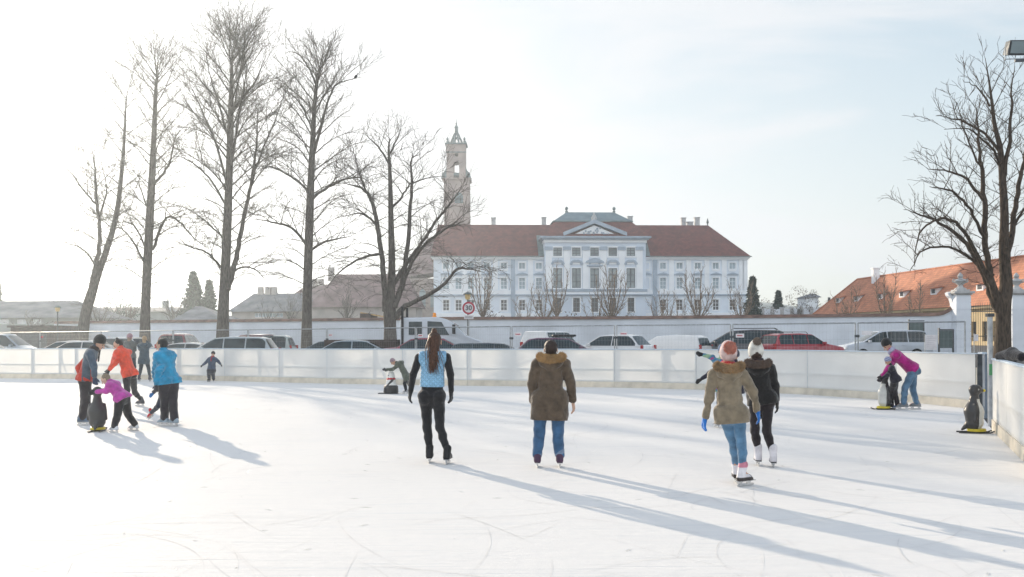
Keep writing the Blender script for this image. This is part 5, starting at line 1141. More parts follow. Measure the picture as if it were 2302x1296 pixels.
def merge(name, mt, parent, parts):
    mb = MB(); cols = []; o = 0
    for V, Q, c_ in parts:
        mb.v += [tuple(x) for x in V]; mb.f += [tuple(int(i)+o for i in q) for q in Q]; o += len(V); cols.append(c_ if c_ is not None else np.ones((len(V), 3))*.5)
    mb.col = np.concatenate(cols); return mb.build(name, mt, parent, smooth=True)
def fuzz(mb, pts, nrs, ln, wd, n, down=.3):
    for _ in range(n):
        i = random.randrange(len(pts)); p = Vector(pts[i]); d = (Vector(nrs[i])+rv()*.55+Vector((0,0,-down))).normalized(); l = ln*random.uniform(.5,1.2); s_ = d.cross(rv()).normalized()*wd
        mb.add([p-s_, p+s_, p+d*l], [(0,1,2)])
def hand_prims(w, d, nrm_, thumb, S_=1., curl=.5, fat=1.):
    """w wrist, d pointing dir, nrm_ palm normal (curl side), thumb dir sign axis"""
    w = Vector(w); d = Vector(d).normalized(); n = Vector(nrm_); n = (n-d*n.dot(d)).normalized(); s_ = d.cross(n).normalized()*thumb
    P_ = [(w-d*.02*S_, w+d*.03*S_, .026*S_*fat, .028*S_*fat, (n, .75)), (w+d*.03*S_+s_*.018*S_, w+d*.085*S_+s_*.026*S_, .022*S_*fat, .018*S_*fat, (n, .7)), (w+d*.03*S_-s_*.018*S_, w+d*.08*S_-s_*.026*S_, .022*S_*fat, .017*S_*fat, (n, .7))]
    for i, (off, ln) in enumerate(((.033, .068), (.011, .076), (-.012, .070), (-.034, .055))):
        b0 = w+d*.085*S_+s_*off*S_; a1 = curl*.6; a2 = curl*1.5; d1 = (d*math.cos(a1)+n*math.sin(a1)+s_*off*1.5).normalized(); d2 = (d*math.cos(a2)+n*math.sin(a2)).normalized()
        m = b0+d1*ln*.52*S_; e = m+d2*ln*.5*S_; r = .0095*S_*fat; P_ += [(b0, m, r, r*.92), (m, e, r*.92, r*.8)]
    tb = w+d*.03*S_+s_*.03*S_; t1 = (d*.72+s_*.62+n*.25).normalized(); tm = tb+t1*.042*S_; te = tm+(d*.85+s_*.25+n*.45).normalized()*.032*S_; r = .0115*S_*fat
    return P_+[(tb, tm, r*1.15, r), (tm, te, r, r*.85)]
SK = (.55, .33, .24)
def person(label, D, head, chest, pelvis, yaw, arms, feet, H=1.68, knees=(None, None), footyaw=None, look=None,
           jacket=(.2,.2,.2), jkind='plain', hem=None, jfat=1., flare=1.0, trousers=(.02,.02,.025), tfat=1., hat=None, hair=None, skate=(.7,.7,.7), glove=(.02,.02,.02), scarf=None, hood=None,
           vest=None, jcol=None, group=None, collar=True, h=.011, sleeve=None, belt=False, lift=(0, 0), cuffs=None, skin=SK, dys=(0, 0, 0), bare=(False, False), trim=None, shw=1., bh=0., hw=.085):
    S_ = H/1.70
    root_xy = [(G(*f) if lift[i] == 0 else Vector((P(f[0], f[1], D).x, D+(0), 0))) for i, f in enumerate(feet)]
    hd = P(*head, D+dys[0]); ch = P(*chest, D+dys[1]); pv = P(*pelvis, D+dys[2])
    t = thing('person', label, 'person', (pv.x, pv.y, 0), 0, group)
    ya = math.radians(yaw); fw = Vector((-math.sin(ya), math.cos(ya), 0)); rt = Vector((math.cos(ya), math.sin(ya), 0))
    lk = Vector(look).normalized() if look else fw
    up = (ch-pv).normalized(); fr_ = rt.cross(up).normalized()
    if fr_.dot(fw) < 0: fr_ = -fr_
    sh = [ch-rt*.175*S_*shw, ch+rt*.175*S_*shw]; hp = [pv-rt*hw*S_, pv+rt*hw*S_]
    el = []; ha = []
    for i, (e, w_) in enumerate(arms): el.append(P(e[0], e[1], D+e[2])); ha.append(P(w_[0], w_[1], D+w_[2]))
    ft = []; an = []; kn = []
    for i, f in enumerate(feet):
        g = G(f[0], f[1]) if not lift[i] else None
        if g is None:
            v = P(f[0], f[1], D+lift[i][0]); g = v.copy()
        fy = math.radians((footyaw[i] if footyaw else yaw)); fd = Vector((-math.sin(fy), math.cos(fy), 0))
        if lift[i]: fd = (fd+Vector((0, 0, lift[i][1]))).normalized()
        ft.append((g, fd)); an.append(g+Vector((0, 0, .155*S_)) if not lift[i] else g+Vector((0,0,.0))-fd*0+Vector((0,0,.10*S_)))
        if knees[i]: kn.append(P(knees[i][0], knees[i][1], (hp[i].y+an[i].y)/2+(knees[i][2] if len(knees[i]) > 2 else .03)))
        else: kn.append((hp[i]*.48+an[i]*.52)+fd*.035*S_+fw*.02*S_)
    nk = ch+(hd-ch)*.45
    jt = cloth(jacket, key='v' if jcol else '') if not isinstance(jacket, bpy.types.Material) else jacket
    # ---- body (skin), one continuous mesh: coarse figure + fine head + fine hands
    parts = []
    bp = [(ch-rt*.12*S_, ch+rt*.12*S_, .075*S_, .075*S_), (ch, ch+(pv-ch)*.5, .115*S_, .095*S_, (fr_, .65)), (ch+(pv-ch)*.5, pv, .095*S_, .10*S_, (fr_, .65)), (ch, hd-lk*.01, .052*S_, .05*S_)]
    for i in (0, 1):
        bp += [(sh[i], el[i], .048*S_, .038*S_), (el[i], ha[i], .038*S_, .025*S_), (hp[i], kn[i], .060*S_, .040*S_), (kn[i], an[i], .040*S_, .030*S_), (an[i], an[i]+ft[i][1]*.12*S_-Vector((0,0,.05*S_)), .034*S_, .024*S_)]
    sc_ = lambda V: np.tile(np.array(skin), (len(V), 1))
    sculpt('', None, None, bp, max(h, .014), .03, join=parts, colf=sc_)
    upv = Vector((0,0,1)); upv = (upv-lk*upv.dot(lk)); upv = upv.normalized() if upv.length > .2 else up
    rh = lk.cross(upv).normalized(); R0 = .092*S_
    hp_ = [(hd+upv*.025*S_-lk*.012*S_, hd+upv*.025*S_+lk*.012*S_, R0, R0*.97, (rh, .84)), (hd+lk*.02*S_-upv*.02*S_, hd+lk*.045*S_-upv*.085*S_, .066*S_, .036*S_, (rh, .88)), (hd-upv*.06*S_, nk, .05*S_, .055*S_),
           (hd+lk*.098*S_+upv*.0*S_, hd+lk*.122*S_-upv*.035*S_, .008*S_, .016*S_), (hd+lk*.085*S_-upv*.068*S_-rh*.012*S_, hd+lk*.085*S_-upv*.068*S_+rh*.012*S_, .012*S_, .012*S_)]
    for s_ in (-1, 1): hp_.append((hd+rh*s_*.082*S_+upv*.01*S_, hd+rh*s_*.084*S_-upv*.03*S_, .014*S_, .010*S_, (rh, .6))); hp_.append((hd+lk*.085*S_+rh*s_*.034*S_+upv*.028*S_, hd+lk*.088*S_+rh*s_*.02*S_+upv*.026*S_, .012*S_, .012*S_))
    eyes = [hd+lk*.090*S_+rh*s_*.030*S_+upv*.010*S_ for s_ in (-1, 1)]; mouth = hd+lk*.095*S_-upv*.068*S_
    def fcol(V):
        c_ = np.tile(np.array(skin), (len(V), 1))
        for e in eyes:
            m_ = np.linalg.norm(V-A3(e), axis=1) < .014*S_; c_[m_] = (.04,.03,.03)
            m_ = np.linalg.norm((V-A3(e+upv*.022*S_))*np.array([.6,.6,1.6]), axis=1) < .012*S_; c_[m_] = (.12,.07,.04)
        m_ = np.linalg.norm((V-A3(mouth))*np.array([.7,.7,1.8]), axis=1) < .016*S_; c_[m_] = (.42,.14,.12); return c_
    hh = .006 if h < .012 else .009
    sculpt('', None, None, hp_, hh, .018, join=parts, colf=fcol, minus=[(e+lk*.012*S_, e+lk*.013*S_, .011*S_, .011*S_) for e in eyes])
    for i in (0, 1):
        d_ = (ha[i]-el[i]).normalized(); pn = (rt*(1 if i == 0 else -1)+fw*.3).normalized()
        hpz = hand_prims(ha[i], d_, pn, 1 if i == 0 else -1, S_, .55, 1.)
        # thumb should point forward
        s0 = d_.cross((pn-d_*pn.dot(d_)).normalized()); th = 1 if s0.dot(fw) > 0 else -1
        hpz = hand_prims(ha[i], d_, pn, th, S_, .55, 1.); hg = hand_prims(ha[i], d_, pn, th, S_, .55, 1.22)
        sculpt('', None, None, hpz, .0045 if h < .012 else .007, .008, join=parts, colf=sc_)
        if not bare[i]:
            gl = glove[i] if isinstance(glove[0], (tuple, list)) else glove
            sculpt('glove', cloth(gl, .3, 80), t, hg+[(ha[i]-d_*.05*S_, ha[i], .034*S_, .031*S_)], .0055 if h < .012 else .008, .010)
    merge('body', M['skin'], t, parts)
    # ---- trousers
    tz = [(hp[0], hp[1], .102*S_*tfat, .102*S_*tfat), (pv, pv+up*.15*S_, .178*S_*min(tfat, .9), .150*S_*min(tfat, .9), (fr_, .58))]
    if tfat < 1.15: tz += [(hp[i]-fw*.035*S_-up*.01, hp[i]-fw*.035*S_-up*.05*S_, .095*S_, .085*S_) for i in (0, 1)]
    cut = []
    for i in (0, 1):
        e = an[i]+(Vector((0,0,.01+bh*.45)) if not lift[i] else Vector((0,0,.03)))
        tz += [(hp[i], kn[i], .098*S_*tfat, .064*S_*tfat), (kn[i]+(hp[i]-kn[i])*.05, kn[i]+(e-kn[i])*.35, .062*S_*tfat, .062*S_*tfat), (kn[i]+(e-kn[i])*.35, e, .060*S_*tfat, (.060 if tfat > 1.05 else .045)*S_*tfat)]
    w0 = pv+up*.17*S_
    sculpt('trousers', cloth(trousers, .4, 50), t, tz, h, .022, cuts=[(w0, up)], amp=.0055, sc=19, seed=D)
    if cuffs:
        for i in (0, 1):
            e = an[i]+Vector((0,0,.02)); sculpt('trouser_cuff', cloth(cuffs, .4, 50), t, [(e, e+Vector((0,0,.045)), .066*S_, .064*S_)], h, .01)
    # ---- jacket
    hz_ = P(hem[0], hem[1], D+dys[2]) if hem else pv-up*.05*S_
    lnh = max(.02, (ch-hz_).dot(up)); he = ch-up*(lnh+.06)
    jf = jfat*S_
    jz = [(ch-rt*.125*S_*shw, ch+rt*.125*S_*shw, .088*jf, .088*jf), (ch-up*.05*S_, ch+(pv-ch)*.55, .158*jf, .145*jf, (fr_, .70)), (ch+(pv-ch)*.5, pv, .145*jf, .165*jf*flare, (fr_, .75)), (pv, he, .165*jf*flare, .175*jf*flare**1.5, (fr_, .78)) if (pv-he).dot(up) > 0 else (ch+(pv-ch)*.5, pv, .14*jf, .16*jf*flare, (fr_, .75))]
    jz += [(hp[0]+up*.02, hp[1]+up*.02, .102*S_*tfat+.014, .102*S_*tfat+.014)]
    if (pv-hz_).dot(up) > .02:
        for i in (0, 1): jz.append((hp[i]-fw*.025*S_, hp[i]-fw*.025*S_-up*((pv-hz_).dot(up)+.05), .102*S_*tfat+.026, .102*S_*tfat+.028))
    if collar: jz += [(nk-up*.03*S_, nk+up*.02*S_, .072*S_, .078*S_)]
    sl = [(sh[i], el[i], .072*jf, .058*jf) for i in (0, 1)]+[(el[i], ha[i]-(ha[i]-el[i]).normalized()*.03*S_, .058*jf, .044*jf) for i in (0, 1)]
    dsp = None
    if jkind == 'puffer': dsp = lambda Pn: -.012*np.abs(np.sin((Pn-A3(pv))@A3(up)*pi/.085))+.006
    if belt:
        bc = pv+up*.10*S_; dsp = lambda Pn: .014*np.exp(-(((Pn-A3(bc))@A3(up))/.025)**2)
    cf = None
    if jcol:
        def cf(V):
            loc = V-A3(pv); x = loc@A3(rt); y = loc@A3(fw); z = loc@A3(up)
            # nearest-arm weighting for panels
            return jcol(x/S_, y/S_, z/S_, V, (sh, el, ha))
    if vest:
        sculpt('sleeves', cloth(sleeve, .3, 60), t, [(sh[i]-up*.01, el[i], .056*S_, .045*S_) for i in (0, 1)]+[(el[i], ha[i]-(ha[i]-el[i]).normalized()*.02, .045*S_, .036*S_) for i in (0, 1)]+[(sh[0], sh[1], .055*S_, .055*S_)], h, .02, amp=.003, sc=20)
        q_ = [(hz_, -up)]; cuts_ = q_+[(sh[0]-rt*.0, -rt), (sh[1]+rt*.0, rt)]
        sculpt('vest', vest, t, jz, h, .03, cuts=cuts_, amp=.002, sc=14, disp=lambda Pn: .0035*np.abs(np.sin(((Pn-A3(pv))@A3(rt)+(Pn-A3(pv))@A3(up))*pi/.085)*np.sin(((Pn-A3(pv))@A3(rt)-(Pn-A3(pv))@A3(up))*pi/.085))**.5)
    else:
        sculpt('jacket', jt, t, jz+sl, h, .020, cuts=[(hz_, -up)] if not hem or len(hem) < 3 else [(hz_, -Vector(hem[2]))], amp=.008, sc=17, seed=D*3, colf=cf, disp=dsp)
    # ---- skates
    for i in (0, 1):
        g, fd = ft[i]; side = Vector((-fd.y, fd.x, 0)).normalized(); u_ = side.cross(fd).normalized(); u_ = u_ if u_.z > 0 else -u_
        base = g+u_*.062*S_; sk_ = skate if not isinstance(skate, dict) else skate['c']; heel = base-fd*.055*S_; toe = base+fd*.165*S_
        bt = [(heel+u_*.035*S_, an[i]+u_*(.045+bh)*S_ if not lift[i] else heel+u_*.17*S_, .044*S_, (.052+bh*.08)*S_), (heel+u_*.035*S_, base+fd*.09*S_+u_*.035*S_, .043*S_, .043*S_), (base+fd*.08*S_+u_*.03*S_, toe+u_*.018*S_-fd*.035*S_, .043*S_, .033*S_), (an[i]*.5+heel*.5+u_*.03*S_, base+fd*.06*S_+u_*.05*S_, .045*S_, .04*S_)]
        if isinstance(skate, dict):
            h0 = float((base-Vector((0,0,0))).dot(u_)); 
            def cs(V, h0=h0, u_=u_, fd=fd, base=base):
                z = (V-A3(base))@A3(u_); y = (V-A3(base))@A3(fd); c_ = np.tile(np.array(skate['c']), (len(V), 1)); c_[z < skate.get('lo', .055)*S_] = skate['heel']; c_[(z > (.11+bh)*S_)] = skate['top']; c_[(y > .07) & (np.abs((z+y*.5)*60 % 2) < .8)] = skate['heel']; return c_
            so_ = sculpt('skate', cloth((1,1,1), .1, 60, 0, .45, key='v'), t, bt, min(h, .009), .014, cuts=[(base, -u_)], colf=cs)
        else: so_ = sculpt('skate', cloth(sk_, .15, 60, 0, .45), t, bt, min(h, .010), .014, cuts=[(base, -u_)])
        rootm = t.matrix_basis
        bl = MB(); 
        def q_(f_, u__, s_): return base+fd*f_*S_-u_*(.062-u__)*S_+side*s_*S_
        prof = [(-.105, .022), (-.10, .004), (-.06, .0), (.13, .0), (.175, .008), (.19, .026), (.15, .034), (-.08, .032)]
        bl.prism(prof, lambda p: tuple(q_(p[0], p[1], -.0025)), lambda p: tuple(q_(p[0], p[1], .0025)))
        for a, b in ((-.075, -.035), (.06, .115)):
            bl.prism([(a, .030), (b, .030), (b+.01, .063), (a-.01, .063)], lambda p: tuple(q_(p[0], p[1], -.010)), lambda p: tuple(q_(p[0], p[1], .010)))
        bl.prism([(-.10, .062), (.18, .062), (.185, .070), (-.105, .070)], lambda p: tuple(q_(p[0], p[1], -.036)), lambda p: tuple(q_(p[0], p[1], .036)))
        mi = np.array(rootm.inverted()); bo = bl.build('blade', M['blade'], t); bo.parent = so_
    # ---- hair, hat, scarf, hood
    if hair:
        hc, ln = hair[0], hair[1]
        hz = [(hd+upv*.035*S_-lk*.025*S_, hd+upv*.02*S_-lk*.03*S_, .097*S_, .092*S_, (rh, .88))]
        if ln > 0: hz += [(hd-lk*.04*S_, hd-lk*.05*S_-upv*(.07+ln)*S_, .075*S_, .06*S_, (lk, .6))]
        cutc = hd+lk*.045*S_+upv*.02*S_; nv = (lk*.85-upv*.45).normalized()
        sculpt('hair', mat('hair', hc, .55, .25, 30, .8, 90, stretch=(3,3,.6)), t, hz, min(h, .008), .02, cuts=[(cutc, nv)], amp=.0025, sc=60)
        if len(hair) > 2 and 'bun' in hair[2]:
            bc = hd+upv*.125*S_-lk*.035*S_; sculpt('hair_bun', mat('hair', hc, .55, .25, 30, .8, 90), t, [(bc, bc+upv*.02, .042*S_, .034*S_)], .006, .01, amp=.004, sc=90)
        if len(hair) > 2 and 'pony' in hair[2]:
            pt = MB(); c0 = hd-lk*.09*S_+upv*.07*S_
            for _ in range(230):
                a = random.gauss(0, 1); b_ = random.gauss(0, 1); s1 = c0+rh*a*.018+lk*b_*.01; L_ = random.uniform(.28, .50); pts = [s1]
                dx = rh*(a*.015+random.gauss(0, .008)-.0)
                for j in range(1, 8): f_ = j/7; pts.append(s1+dx*f_*1.3-upv*L_*f_-lk*(.055*math.sin(f_*2.2)+.01)+rh*.02*math.sin(f_*5+a)+rv()*.002)
                pt.tube([tuple(p) for p in pts], [.0052, .0056, .0054, .005, .0045, .004, .003, .001], 4, False)
            pt.build('ponytail', mat('hair', (hc[0]*1.3, hc[1]*1.2, hc[2]*1.1), .5, .3, 30), t, smooth=True)
    if hat:
        hcol = hat['c']; cc_ = hd+upv*.055*S_-lk*.008*S_; tall = hat.get('tall', 0)
        hz = [(cc_, cc_+upv*(.012+tall)*S_, .108*S_, (.104-tall*.35)*S_, (rh, .9)), (hd+upv*.035*S_-lk*.01*S_, hd+upv*.055*S_-lk*.01*S_, .111*S_, .111*S_, (rh, .9))]
        if hat.get('ears'): hz += [(hd+rh*s_*.08*S_+upv*.02*S_, hd+rh*s_*.075*S_-upv*.06*S_, .03*S_, .02*S_) for s_ in (-1, 1)]
        nv = (-upv+lk*.30).normalized(); low = hat.get('low', 0)
        hcf = None
        if 'c2' in hat:
            def hcf(V):
                z = (V-A3(hd))@A3(upv); c_ = np.tile(np.array(hcol), (len(V), 1)); c_[np.sin(z*170) > .1] = hat['c2']; return c_
        sculpt('hat', cloth((1,1,1) if hcf else hcol, .8, 130, key='v' if hcf else ''), t, hz, min(h, .009), .02, cuts=[(hd+upv*(.012-low)*S_, nv)], colf=hcf, disp=lambda Pn: .0018*np.sin(np.arctan2((Pn-A3(hd))@A3(rh), (Pn-A3(hd))@A3(lk))*38))
        if hat.get('pom'):
            pc = cc_+upv*hat.get('pu', .06)*S_-lk*hat.get('pb', .10)*S_; R_ = hat.get('pr', .062); po = sculpt('pompom', cloth(hat['pom'], 1, 200), t, [(pc, pc+upv*.002, R_*.86, R_*.86)], .008, .01, amp=.005, sc=70)
            me = po.data; vs = [tuple(v.co+t.location) for v in me.vertices]; ns = [tuple(v.normal) for v in me.vertices]
            fz = MB(); fuzz(fz, vs, ns, R_*.32, .0022, 1500, 0); f_o = fz.build('fur', cloth(hat['pom'], 0, 60), t); f_o.parent = po
    if scarf:
        sculpt('scarf', cloth(scarf, .8, 90), t, [(nk+rt*.05*S_*math.cos(a*.785)+fr_*.05*S_*math.sin(a*.785)+up*.015, nk+rt*.05*S_*math.cos((a+1)*.785)+fr_*.05*S_*math.sin((a+1)*.785)+up*.015, .045*S_, .045*S_) for a in range(8)]+([(nk+fr_*.09+up*.0, nk+fr_*.11-up*.2*S_, .035*S_, .03*S_, (fr_, .5))]), min(h, .01), .02, amp=.005, sc=40)
    if hood:
        hc_ = hood['c']; b0 = ch-fr_*.085*S_*jfat+up*hood.get('z', .02)*S_
        o_ = sculpt('hood', jt if not jcol else cloth(hood.get('jc', jacket)), t, [(b0-rt*.085*S_, b0+rt*.085*S_, .072*S_, .072*S_, (up, 1.0)), (b0-up*.05*S_-fr_*.015, b0-up*.15*S_-fr_*.0, .10*S_, .03*S_, (fr_, .45))], h, .03, amp=.004)
        if hood.get('fur'):
            pts = []; R_ = .145*S_*hood.get('w', 1); fc = b0+up*.055*S_; n = 16
            pr = []
            for k in range(n):
                a = pi*k/(n-1); a2 = pi*(k+1)/(n-1)
                f_ = lambda a: fc-rt*R_*math.cos(a)*1.0-fr_*(R_*.38*math.sin(a)+.02)+up*(.02-.035*math.sin(a))*S_
                if k < n-1: pr.append((f_(a), f_(a2), hood.get('r', .038)*S_, hood.get('r', .038)*S_))
            fo = sculpt('fur_trim', cloth(hc_, 1, 120), t, pr, .009, .02, amp=.007, sc=60)
            me = fo.data; vs = [tuple(v.co+t.location) for v in me.vertices]; ns = [tuple(v.normal) for v in me.vertices]
            fz = MB(); fuzz(fz, vs, ns, .026, .0024, 5200, .25); ff = fz.build('fur', cloth((hc_[0]*1.15, hc_[1]*1.1, hc_[2]*1.05), 0, 60), t); ff.parent = fo
    return t
# ---- figures -------------------------------------------------------
quilt = quilt_mat((.28,.54,.78))
person('woman in light blue quilted vest and black leggings with a long brown ponytail', 13.0, (977,768), (973,803), (971,889), 0,
       [((929,842,0), (923,880,.05)), ((1013,842,0), (1014,880,.02))], [(966,1040), (1006,1043)], H=1.74, knees=((961,965,.02), (989,962,.02)), vest=quilt, sleeve=(.012,.012,.014), hem=(971,869), hair=((.075,.035,.02), .02, 'bunpony'),
       trousers=(.012,.012,.015), tfat=.88, skate=(.015,.015,.017), glove=(.02,.02,.022), h=.010, footyaw=(0,-8), dys=(0,0,0), skin=(.50,.29,.20), collar=True)
person('man in long brown parka with fur trimmed hood and blue jeans, bareheaded', 12.45, (1238,786), (1238,818), (1236,895), 0,
       [((1196,862,0), (1199,906,.06)), ((1282,860,0), (1288,903,.02))], [(1208,1050), (1258,1050)], H=1.66, hw=.108, knees=((1211,992,.02), (1254,992,.02)), jacket=(.105,.076,.052), hem=(1236,943), jfat=1.10, flare=1.03, hair=((.035,.018,.012), 0), trousers=(.045,.12,.24), tfat=1.06, cuffs=(.16,.22,.32),
       skate=(.08,.04,.08), hood=dict(c=(.44,.29,.13), fur=True, z=.03, w=.98, r=.037), scarf=(.05,.06,.045), bare=(True, True), h=.010, skin=(.55,.35,.26), trim=1)
person('girl in khaki parka with pink bobble hat, red scarf and blue gloves', 10.8, (1637,800), (1637,842), (1643,925), -3,
       [((1594,893,.0), (1585,940,.02)), ((1693,880,0), (1703,925,.05))], [(1655,1085), (1671,1093)], H=1.56, knees=((1649,995,.02), (1667,998,.04)), jacket=(.24,.195,.135), hem=(1643,950), jfat=.96, flare=1.10, belt=True, trousers=(.10,.22,.36), tfat=.90, bh=.06,
       hat=dict(c=(.78,.60,.58), tall=.03, pom=(.62,.24,.17), pr=.070, low=.05, pu=.045, pb=.13), scarf=(.62,.03,.03), hood=dict(c=(.42,.29,.16), fur=True, w=.95, z=.04, r=.034), skate=dict(c=(.78,.76,.80), heel=(.06,.05,.05), top=(.65,.25,.33)), glove=(.02,.16,.52), footyaw=(-5,-55), h=.010)
person('girl in black jacket with white bobble hat, black trousers and white skates', 12.5, (1699,795), (1703,828), (1713,893), -4,
       [((1682,868,.05), (1690,900,.15)), ((1741,866,0), (1746,903,.02))], [(1704,1046), (1738,1050)], H=1.60, knees=((1697,968,.02), (1723,966,.02)), jacket=(.012,.011,.011), hem=(1713,908), jfat=1.0, bh=.06, trousers=(.018,.013,.016), tfat=.92,
       hat=dict(c=(.78,.76,.70), tall=.04, pom=(.22,.17,.13), pr=.050, low=.045, pu=.11, pb=.09), hood=dict(c=(.16,.115,.09), fur=True, w=.98, r=.03), skate=dict(c=(.74,.72,.76), heel=(.02,.02,.02), top=(.74,.72,.76), lo=.02), glove=(.03,.03,.03), h=.010, footyaw=(-5,-8), hair=((.06,.03,.02), .05), scarf=(.03,.012,.015))
def spots(x, y, z, V, A):
    s_ = V*22; n_ = np.sin(s_[:,0]*1.3+np.sin(s_[:,2]))+np.sin(s_[:,2]*1.7+1.2*np.sin(s_[:,0]*1.1))+np.sin(s_[:,1]*1.5); c_ = np.tile(np.array((.08,.26,.40)), (len(V), 1)); c_[n_ > .75] = (.45,.06,.26); c_[n_ < -1.1] = (.30,.45,.30); c_[(n_ > -.2) & (n_ < .05)] = (.05,.10,.26); return c_
person('child in blue and pink patterned jacket reaching one arm out behind the pink hat girl', 17.7, (1624,790), (1626,812), (1628,868), 10,
       [((1602,803,0), (1580,797,0)), ((1650,835,.1), (1655,862,.1))], [(1612,961), (1640,962)], H=1.38, jacket=(1,1,1), jcol=spots, hem=(1628,880), trousers=(.03,.035,.06), skate=(.35,.36,.38), hat=dict(c=(.15,.22,.35)), glove=(.015,.015,.02), h=.013, knees=((1618,915,.02), None))
person('skater in dark navy jacket almost hidden behind the pink hat girl, one arm showing', 18.6, (1652,800), (1650,822), (1652,872), 20,
       [((1601,834,0), (1576,852,-.02)), ((1672,845,.1), (1675,868,.1))], [(1640,953), (1662,954)], H=1.35, jacket=(.025,.022,.04), hem=(1652,885), trousers=(.02,.02,.03), skate=(.1,.1,.1), hat=dict(c=(.05,.05,.08)), h=.013)
def ski(x, y, z, V, A):
    c_ = np.tile(np.array((.085,.12,.16)), (len(V), 1)); red = (.60,.055,.03)
    sh_, el_, ha_ = A
    def near(a, b, r):
        a = A3(a); ab = A3(b)-a; t_ = np.clip(((V-a)@ab)/(ab@ab), 0, 1); return np.linalg.norm(V-a-t_[:,None]*ab, axis=1) < r
    m_ = near(sh_[0], el_[0], .085) | near(el_[0], ha_[0], .08); c_[m_] = red          # far arm
    c_[(y < -.045) & (z < .42) & (z > -.3)] = red; c_[(y > .10) & (z > -.02) & (z < .40)] = red
    c_[(np.abs(z-.03+.4*(y)) < .03) & (y > -.02)] = red
    m2 = near(sh_[1], el_[1], .085) | near(el_[1], ha_[1], .075); c_[m2] = (.07,.11,.16); return c_
person('man in grey and orange ski jacket and black beanie looking down at the penguin', 19.06, (223,771), (205,795), (192,852), -72,
       [((178,826,.18), (182,853,.2)), ((211,822,-.2), (213,848,-.18))], [(186,950), (186,956)], H=1.74, knees=((190,902,.05), (194,904,-.03)), look=(.86,-.1,-.45), jacket=(1,1,1), jcol=ski, hem=(190,855), jfat=1.12, flare=1.08, trousers=(.028,.022,.025), tfat=1.22, hat=dict(c=(.012,.012,.013), low=.01), hair=((.03,.02,.015), 0),
       skate=(.12,.17,.24), glove=(.03,.05,.10), h=.011, footyaw=(-85,-80), scarf=(.03,.02,.02))
person('small fair haired girl in magenta jacket leaning on a penguin skating aid', 17.5, (238,852), (255,866), (275,895), 78,
       [((238,878,.15), (214,882,.1)), ((238,878,-.14), (216,881,-.12))], [(258,972), (303,968)], H=1.25, knees=((264,932,-.04), (288,932,.08)), look=(-.75,-.1,-.6), jacket=(.50,.06,.36), hem=(277,900), jfat=1.2, flare=1.05, trousers=(.02,.018,.02), tfat=1.35, hair=((.28,.22,.15), .03), skate=(.62,.63,.66), glove=(.02,.02,.025), h=.011, footyaw=(70,85), skin=(.62,.42,.32))
person('woman in bright orange red jacket with dark hair bun bending forward', 23.3, (266,775), (276,792), (290,838), 62,
       [((256,812,.15), (246,829,.1)), ((262,812,-.18), (245,832,-.22))], [(281,918), (317,913)], H=1.68, knees=((286,878,-.05), (303,882,.1)), look=(-.8,-.35,-.4), jacket=(.72,.07,.03), hem=(291,847), jfat=1.1, trousers=(.02,.02,.025), tfat=1.0, hair=((.02,.016,.016), .0, 'bun'), skate=(.10,.10,.11), glove=(.02,.02,.02), h=.012, footyaw=(60,70))
person('adult in bright blue padded jacket and wide black trousers with short dark hair', 18.5, (364,776), (371,800), (378,857), 52,
       [((350,836,.12), (351,862,.1)), ((357,832,-.22), (351,864,-.2))], [(370,957), (392,958)], H=1.70, knees=((371,908,.02), (388,908,.0)), look=(-.85,.25,-.25), jacket=(.012,.26,.46), jkind='puffer', hem=(378,863), jfat=1.18, shw=.85, flare=1.05, trousers=(.025,.022,.03), tfat=1.3, hair=((.012,.012,.012), .0), skate=(.30,.38,.45), glove=(.03,.03,.04), h=.011, footyaw=(70,60))
person('child with blue mittens and red skates almost hidden behind the blue jacket adult', 19.4, (372,832), (372,848), (372,885), 60,
       [((356,872,-.1), (344,884,-.12)), ((385,870,.1), (388,890,.1))], [(341,938), (374,951)], lift=((.05,-.55), 0), H=1.12, knees=((356,912,-.1), None), jacket=(.05,.05,.08), hem=(372,895), trousers=(.03,.035,.06), tfat=1.1, hat=dict(c=(.1,.1,.2)), skate=(.55,.02,.03), glove=(.02,.13,.35), h=.013, footyaw=(60,60), look=(-.8,.4,-.1))
person('person in grey jacket and pink knitted hat standing at the far boards', 37.5, (292,759), (292,772), (294,800), -10,
       [((282,785,.1), (284,775,.3)), ((303,786,.1), (300,780,.3))], [(288,857), (302,857)], H=1.78, jacket=(.10,.11,.11), hem=(294,806), jfat=1.1, trousers=(.03,.045,.06), hat=dict(c=(.40,.24,.28)), hair=((.3,.2,.15), .03), skate=(.06,.06,.07), h=.016, group=None)
person('person in long navy coat standing legs apart at the far boards', 37.5, (325,762), (325,776), (324,808), 5,
       [((315,784,.1), (319,772,.25)), ((337,775,.1), (332,768,.2))], [(313,857), (337,857)], H=1.74, jacket=(.045,.075,.10), hem=(324,818), jfat=1.15, trousers=(.03,.045,.06), hair=((.40,.28,.16), .05), skate=(.06,.06,.08), hood=dict(c=(.5,.4,.3)), h=.016)
person('small child in navy snowsuit and black hat with arms held out, facing forward', 36.8, (479,796), (477,807), (475,833), 172,
       [((491,812,.05), (496,818,.1)), ((462,815,0), (456,820,0))], [(480,857.5), (470,857.5)], H=1.22, jacket=(.045,.07,.12), hem=(475,829), jfat=1.35, trousers=(.025,.03,.045), tfat=1.5, hat=dict(c=(.012,.012,.014)), scarf=(.3,.02,.04), skate=(.02,.02,.025), h=.014, footyaw=(200,160))
